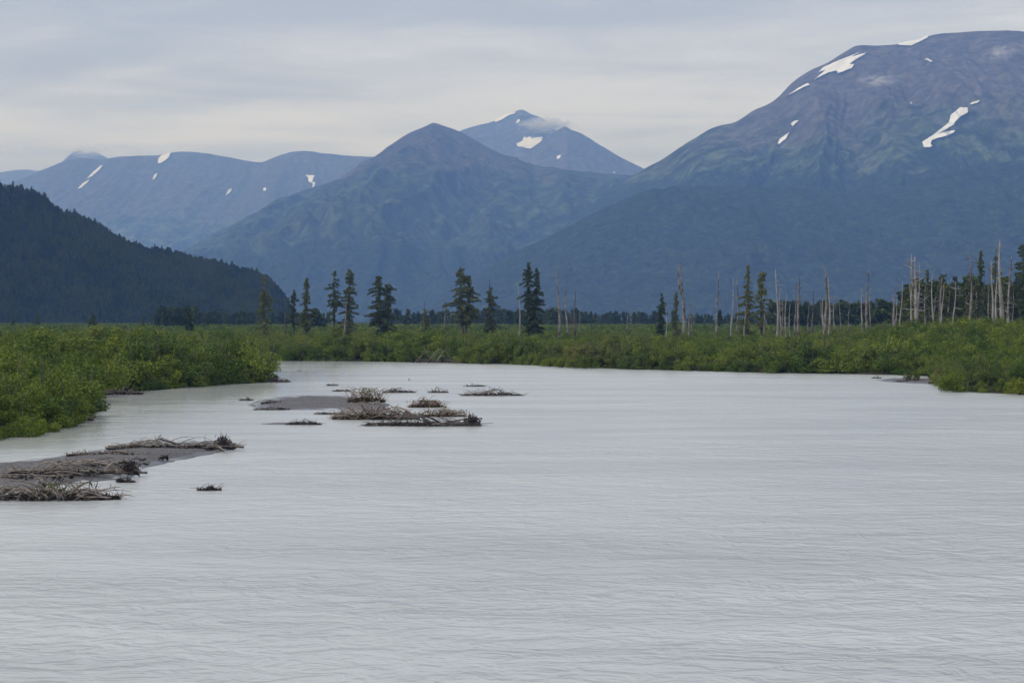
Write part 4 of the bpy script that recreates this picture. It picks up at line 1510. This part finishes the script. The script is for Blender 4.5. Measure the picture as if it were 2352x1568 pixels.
# middle island
drift('dry_brush', 842, 922, 86, 1.15, 'upright dry reddish brush standing on the middle island', 920, 46, ('drift_red', 'drift_pale', 'drift_red'), twig=110, upright=0.75, depth=0.5, moss=(0.05, 0.16, 260, 'moss'), z0=0.2, thick=0.8)
drift(DW, 862, 962, 190, 0.92, 'largest tangled heap of bleached branches in the middle of the island', 921, 80, ('drift_pale', 'drift_mid', 'drift_pale', 'drift_red'), twig=150, depth=0.42, thick=1.3, rootwad=(0.38, 0.5))
drift('driftwood_branch', 757, 952, 70, 0.16, 'low branch trailing off the left end of the largest heap', 922, 9, ('drift_mid', 'drift_dark'), twig=20, log=0.05, z0=-0.02)
drift('dry_brush', 982, 936, 84, 0.6, 'rust brown leafy brush behind the dark root log', 923, 26, ('drift_red', 'drift_pale'), twig=80, moss=(0.0, 0.2, 380, 'dry'), z0=-0.02)
drift('dry_brush', 1010, 957, 124, 0.5, 'long reddish tangle lying between the rust brush and the dark root log', 924, 34, ('drift_red', 'drift_pale', 'drift_mid'), twig=70, depth=0.3, moss=(0.1, 0.2, 260, 'dry'), z0=-0.02)
drift('driftwood_log', 972, 979, 262, 0.55, 'long black log with a shaggy root wad, lying in front of the middle island', 925, 30, ('drift_dark', 'drift_dark', 'drift_mid'), twig=110, rootwad=(0.43, 0.68), log=0.17, depth=0.22, thick=1.3, z0=-0.03)
drift(DW, 698, 975, 74, 0.24, 'low black clump on a thin gravel spit left of the black log', 926, 12, ('drift_dark',), twig=50, z0=0.0)
drift(DW, 763, 886, 26, 0.2, 'tiny dark clump farthest behind the left part of the island', 927, 4, ('drift_dark',), twig=14, z0=-0.02)
drift(DW, 784, 899, 42, 0.22, 'small twiggy piece just behind the gravel of the middle island', 928, 7, ('drift_dark', 'drift_mid'), twig=20, z0=-0.02)
drift(DW, 916, 902, 74, 0.34, 'low dark mound with twigs behind the dry brush of the island', 929, 14, ('drift_dark', 'drift_mid'), twig=60, z0=-0.02)
drift(DW, 1007, 902, 46, 0.4, 'small snag with an upright hooked branch right of the low mound', 930, 9, ('drift_dark', 'drift_mid'), twig=20, upright=0.3, z0=-0.02)
drift(DW, 1090, 888, 54, 0.26, 'thin arched branch in open water, farthest of the right pieces', 931, 7, ('drift_dark', 'drift_mid'), twig=12, z0=-0.02)
drift(DW, 1130, 909, 142, 0.62, 'separate low heap with spreading branches right of the island', 932, 30, ('drift_mid', 'drift_dark', 'drift_pale'), twig=90, depth=0.25, z0=-0.02)
drift(DW, 566, 920, 32, 0.2, 'small dark stick pile off the left tip of the middle island', 933, 5, ('drift_dark',), twig=12, z0=-0.02)
drift(DW, 625, 926, 48, 0.22, 'dark broken pieces at the left end of the island gravel', 934, 8, ('drift_dark', 'drift_mid'), twig=16, z0=0.05)
drift('driftwood_line', 624, 941, 78, 0.16, 'dark sticks along the near water line of the island gravel', 935, 12, ('drift_dark', 'drift_mid'), twig=24, z0=0.0)
drift('driftwood_branch', 693, 853, 22, 0.26, 'thin arched twig poking out of the far channel', 936, 3, ('drift_mid',), twig=0, z0=-0.02)
drift('driftwood_stick', 939, 874, 8, 0.3, 'tiny upright stub in open water behind the island', 937, 3, ('drift_mid',), twig=0, upright=0.9, z0=-0.02)
# shores
drift('driftwood_line', 262, 905, 130, 0.5, 'drift branches piled along the edge of the left bank', 940, 34, ('drift_mid', 'drift_pale', 'drift_dark'), twig=80, ang=0.3, depth=0.2, upright=0.12, z0=0.05, thick=1.1)
drift('fallen_branch', 490, 868, 52, 1.5, 'forked bare dead branch leaning out of the left bank shrubs', 941, 9, ('drift_pale', 'drift_mid'), twig=10, upright=0.8, thick=1.2, z0=0.3)
drift('fallen_branch', 566, 868, 50, 1.3, 'bare dead branches by the shrubs near the left point', 942, 10, ('drift_pale', 'drift_mid'), twig=14, upright=0.7, thick=1.1, z0=0.3)
drift('fallen_branch', 634, 877, 66, 0.5, 'dead branches reaching into the water at the left point', 943, 14, ('drift_mid', 'drift_pale'), twig=40, z0=0.0)
drift('fallen_branch', 196, 966, 34, 0.6, 'bare twigs drooping into the water from the nearest left clump', 944, 9, ('drift_pale', 'drift_mid'), twig=20, upright=0.4, z0=0.0)
drift('fallen_branch', 1000, 832, 110, 1.6, 'long arched dead branches over the far shore by the yellowish willow', 945, 14, ('drift_mid', 'drift_pale'), twig=20, thick=1.2, z0=0.2)
drift(DW, 2094, 877, 66, 0.42, 'dark drift heap under the lone small bush off the right shore', 946, 14, ('drift_dark', 'drift_mid'), twig=50, z0=0.0)
drift(DW, 2014, 869, 22, 0.26, 'tiny dark stub left of the drift heap off the right shore', 947, 4, ('drift_dark',), twig=10, z0=-0.02)
drift(DW, 2152, 880, 36, 0.3, 'dark sticks at the foot of the right promontory', 948, 8, ('drift_dark', 'drift_mid'), twig=20, z0=0.05)

# ------------------------------------------------------------------ wisps of cloud caught on the summits
def wisp(px, py, dist, size, dens, seed, label):
    m, nt, out = new_mat('cloud_wisp')
    tc = nt.nodes.new('ShaderNodeTexCoord')
    ln = nt.nodes.new('ShaderNodeVectorMath')
    ln.operation = 'LENGTH'
    nt.links.new(tc.outputs['Object'], ln.inputs[0])
    fall = mth(nt, 'SUBTRACT', 1.0, ln.outputs['Value'], True)
    mp = nt.nodes.new('ShaderNodeMapping')
    mp.inputs['Location'].default_value = (seed * 3.1, seed, 0)
    nt.links.new(tc.outputs['Object'], mp.inputs[0])
    n = nd(nt, 'ShaderNodeTexNoise', Scale=2.6, Detail=6, Roughness=0.68, Distortion=1.2)
    nt.links.new(mp.outputs[0], n.inputs['Vector'])
    d = mth(nt, 'MULTIPLY', mth(nt, 'SUBTRACT', mth(nt, 'ADD', n.outputs['Fac'], mth(nt, 'MULTIPLY', fall, 0.35)), 0.70, True), dens * 4)
    d = mth(nt, 'MULTIPLY', d, fall)
    v = nd(nt, 'ShaderNodeVolumePrincipled')
    v.inputs['Color'].default_value = (0.97, 0.97, 0.97, 1)
    nt.links.new(d, v.inputs['Density'])
    nt.links.new(v.outputs[0], out.inputs['Volume'])
    bm = bmesh.new()
    bmesh.ops.create_icosphere(bm, subdivisions=3, radius=1.0)
    me = bpy.data.meshes.new('cloud_wisp')
    bm.to_mesh(me)
    bm.free()
    me.materials.append(m)
    o = link('cloud_wisp', me, None, atd(px, py, dist))
    o.scale = size
    tag(o, label, 'cloud', kind='stuff')


wisp(1258, 288, 15200, (380, 260, 120), 0.08, 1, 'pale cloud wisp caught in the saddle between the two back peaks')
wisp(200, 350, 18600, (360, 300, 90), 0.02, 4, 'faint cloud cap on the far peak at left')
wisp(2020, 185, 8100, (170, 100, 52), 0.035, 7, 'small torn cloud wisp on the face of the right mountain')
wisp(2300, 122, 8500, (140, 100, 70), 0.03, 9, 'faint cloud wisp near the top of the right mountain')

# ------------------------------------------------------------------ haze: the valley's blue air
hz, nt, out = new_mat('valley_air')
pv = nt.nodes.new('ShaderNodeVolumePrincipled')
pv.inputs['Color'].default_value = (0.25, 0.46, 1.0, 1)
pv.inputs['Absorption Color'].default_value = (1, 1, 1, 1)
pv.inputs['Density'].default_value = 0.86e-4
pv.inputs['Anisotropy'].default_value = 0.0
nt.links.new(pv.outputs[0], out.inputs['Volume'])
bm = bmesh.new()
bmesh.ops.create_cube(bm, size=1.0)
for v in bm.verts:
    v.co = Vector((v.co.x * 28000, 10250 + v.co.y * 26500, (-2.7 if v.co.z < 0 else 1960)))
me = bpy.data.meshes.new('haze')
bm.to_mesh(me)
bm.free()
me.materials.append(hz)
tag(link('haze', me), 'thin blue haze filling the whole valley', 'haze', kind='stuff')
